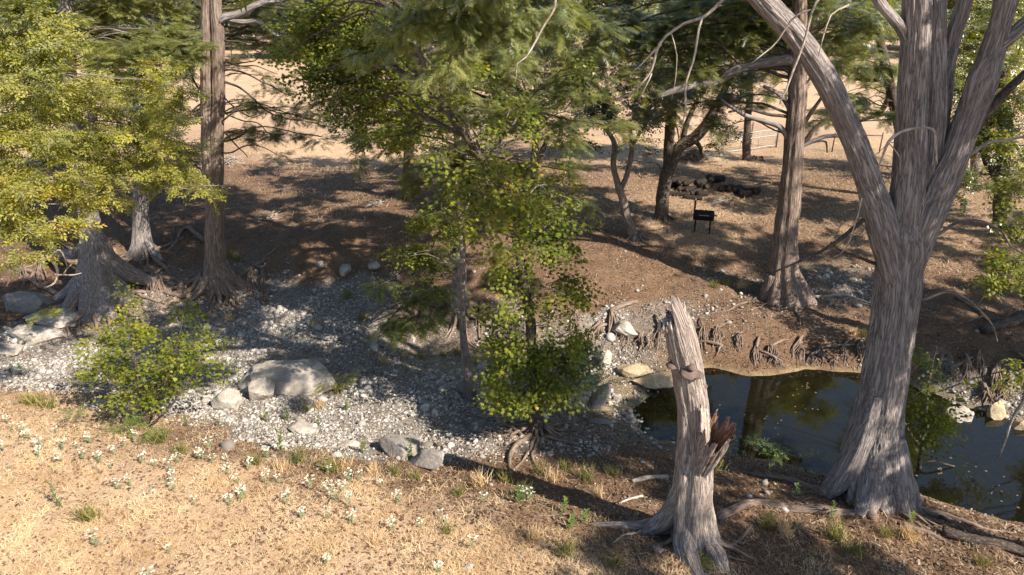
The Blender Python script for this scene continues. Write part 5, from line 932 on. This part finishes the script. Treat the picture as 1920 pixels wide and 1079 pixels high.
# small weeds: one of each kind built, then copied
def weed(name, kind):
    t = thing(name, '', 'plant', (0, 0, 0)); mb = MB(); H = {'spurge': .42, 'green': .32, 'spike': .6}[kind]; tips = []
    tube(mb, [(0, 0, -.03), (.02, .01, H*.5), (0, .02, H*.85)], [.006, .005, .004], 5, .1)
    if kind == 'spurge':
        for k in range(5): a = k*1.256 + rng.random(); e = np.array([math.cos(a)*.11*rng.uniform(.7, 1.3), math.sin(a)*.11, H*rng.uniform(.85, 1.12)]); tube(mb, [(0, .01, H*.7), e*[.5, .5, .9], e], [.004, .003, .003], 4, .1); tips.append(e)
    mb.build('stem', M['pale_weed'] if kind == 'spurge' else M['weed_leaf'], t, attr='rn')
    n = {'spurge': 26, 'green': 34, 'spike': 60}[kind]; z = rng.uniform(.1, .85 if kind == 'spurge' else 1.0, n)*H; a = rng.uniform(0, 6.28, n); wd = (.09 if kind != 'spike' else .07)
    D = np.stack([np.cos(a), np.sin(a), rng.uniform(.1, .7, n)], 1); lf = np.array([(0, 0, 0), (.5, .24, .05), (1, 0, 0), (.5, -.24, .05)]); S = wd*rng.uniform(.6, 1.2, n)*(1.25 - z/H*.5)
    scatter('leaves', [(lf, LF, np.stack([a*0, a*0, z], 1), frames(D, np.tile([0, 0, 1.], (n, 1))), S, rng.random(n))], M['pale_weed'] if kind == 'spurge' else M['weed_leaf'], t)
    if kind == 'spurge':
        for e in tips: T_ = np.repeat(np.array([e]), 9, 0); n = 9; D = randn(n)*[1, 1, .4] + [0, 0, .25]; scatter('flower_head', [(lf*[1, 1.3, 1], LF, T_ + rng.normal(size=(n, 3))*.006, frames(D, np.array([0, 0, 1.]) + rng.normal(size=(n, 3))*.3), rng.uniform(.035, .065, n), rng.random(n))], M['white_bract'], t)
    return t
def place(protos_, pts, labelf, cat, group, s0=1):
    used_ = 0
    for i, (x, y) in enumerate(pts):
        pr = protos_[i % len(protos_)]
        if used_ < len(protos_): o = pr; used_ += 1
        else:
            o = pr.copy(); C.objects.link(o)
            for ch in pr.children: c2 = ch.copy(); C.objects.link(c2); c2.parent = o
        b = gp(x, y); o.location = b; o.rotation_euler = (rng.normal()*.12, rng.normal()*.12, rng.uniform(0, 6.28)); s = s0*rng.uniform(.7, 1.2); o.scale = (s, s, s); o['label'] = labelf; o['category'] = cat; o['group'] = group
SP = [(7, 845), (23, 808), (14, 795), (58, 825), (80, 840), (120, 845), (147, 842), (156, 862), (107, 815), (116, 866), (230, 838), (253, 832), (212, 852), (209, 880), (264, 872), (290, 876), (320, 886), (317, 908), (327, 924), (222, 918), (246, 914), (370, 862), (385, 862), (400, 872), (425, 866), (430, 892), (465, 884), (500, 908), (522, 906), (461, 930), (433, 950), (452, 938), (583, 918), (614, 892), (632, 938), (538, 948), (568, 972), (614, 976), (618, 932), (319, 1040), (181, 1024), (281, 1100), (611, 1060), (364, 948), (394, 846), (657, 904), (643, 922), (674, 904), (712, 912), (750, 944), (826, 972), (836, 982), (788, 990), (910, 944), (982, 940), (994, 938), (883, 1030), (824, 1076), (660, 982), (654, 952), (738, 994), (40, 812), (170, 832), (190, 870), (335, 868), (70, 860), (500, 860), (445, 905)]
place([weed('white_flowering_weed', 'spurge') for _ in range(3)], SP, 'white-topped pale green weed standing in the dry grass of the near bank', 'plant', 'white-topped weeds scattered over the near bank', .62)
place([weed('green_weed', 'green') for _ in range(2)], [(976, 945), (1057, 962), (1073, 985), (1093, 982), (1492, 932), (1560, 972), (1773, 925), (1707, 978), (1068, 992), (1460, 868), (1540, 862), (600, 800), (650, 770), (700, 700), (760, 690), (540, 790), (690, 672), (1500, 870), (1395, 858), (20, 700), (40, 695), (350, 800), (410, 800), (500, 790), (555, 870), (680, 850)], 'small bright green weed on the bank or gravel', 'plant', 'small green weeds on banks and gravel')
place([weed('tall_green_weed', 'spike') for _ in range(2)], [(432, 722), (447, 725), (118, 952), (770, 860), (528, 850)], 'upright green stalk closely set with small leaves', 'plant', 'upright green leafy stalks')
def tuft(mt, n_, h_): 
    t = scatter('grass_tuft', [(BL[1]*[1, .55, 1], BF, rng.normal(size=(n_, 3))*[.08, .08, 0], frames(randn(n_)*[.5, .5, 0] + [0, 0, .8], randn(n_)), h_*rng.uniform(.5, 1.2, n_), rng.random(n_))], M[mt]); return t
TG_ = [(575, 772), (600, 765), (640, 735), (790, 672), (760, 668), (860, 662), (830, 668), (720, 680), (60, 760), (75, 752), (45, 748), (90, 766), (1060, 880), (1040, 900), (1100, 900), (1150, 890), (900, 910), (950, 905), (860, 930), (700, 885), (740, 892), (780, 900), (650, 880), (620, 885), (1440, 990), (1470, 1000), (1570, 1010), (1660, 1005), (1700, 1010), (1840, 1060), (1600, 1040), (430, 600), (420, 660), (410, 690), (395, 640), (1340, 540), (1360, 535), (1390, 540), (430, 480), (445, 490), (215, 475), (560, 870), (480, 870), (530, 880), (1010, 890), (980, 930), (1120, 930), (1340, 880), (840, 1000), (1000, 1010), (1150, 1060), (1060, 1040), (700, 1020), (300, 830), (340, 850), (160, 970), (170, 975), (1620, 630), (1600, 625), (650, 560), (680, 600), (590, 610)]
prt = [tuft('green_grass', 110, .3), tuft('straw', 110, .32), tuft('green_grass', 70, .42)]
for i, (x, y) in enumerate(TG_):
    pr = prt[i % 3]; 
    if i < 3: o = pr
    else: o = pr.copy(); C.objects.link(o)
    o.location = gp(x, y); s = rng.uniform(.7, 1.2); o.scale = (s, s, s); o.rotation_euler = (0, 0, rng.uniform(0, 6.28)); tag(o, 'ragged tuft of half-dry grass growing on the bank or among stones', 'grass tuft', 'grass tufts on banks and gravel')
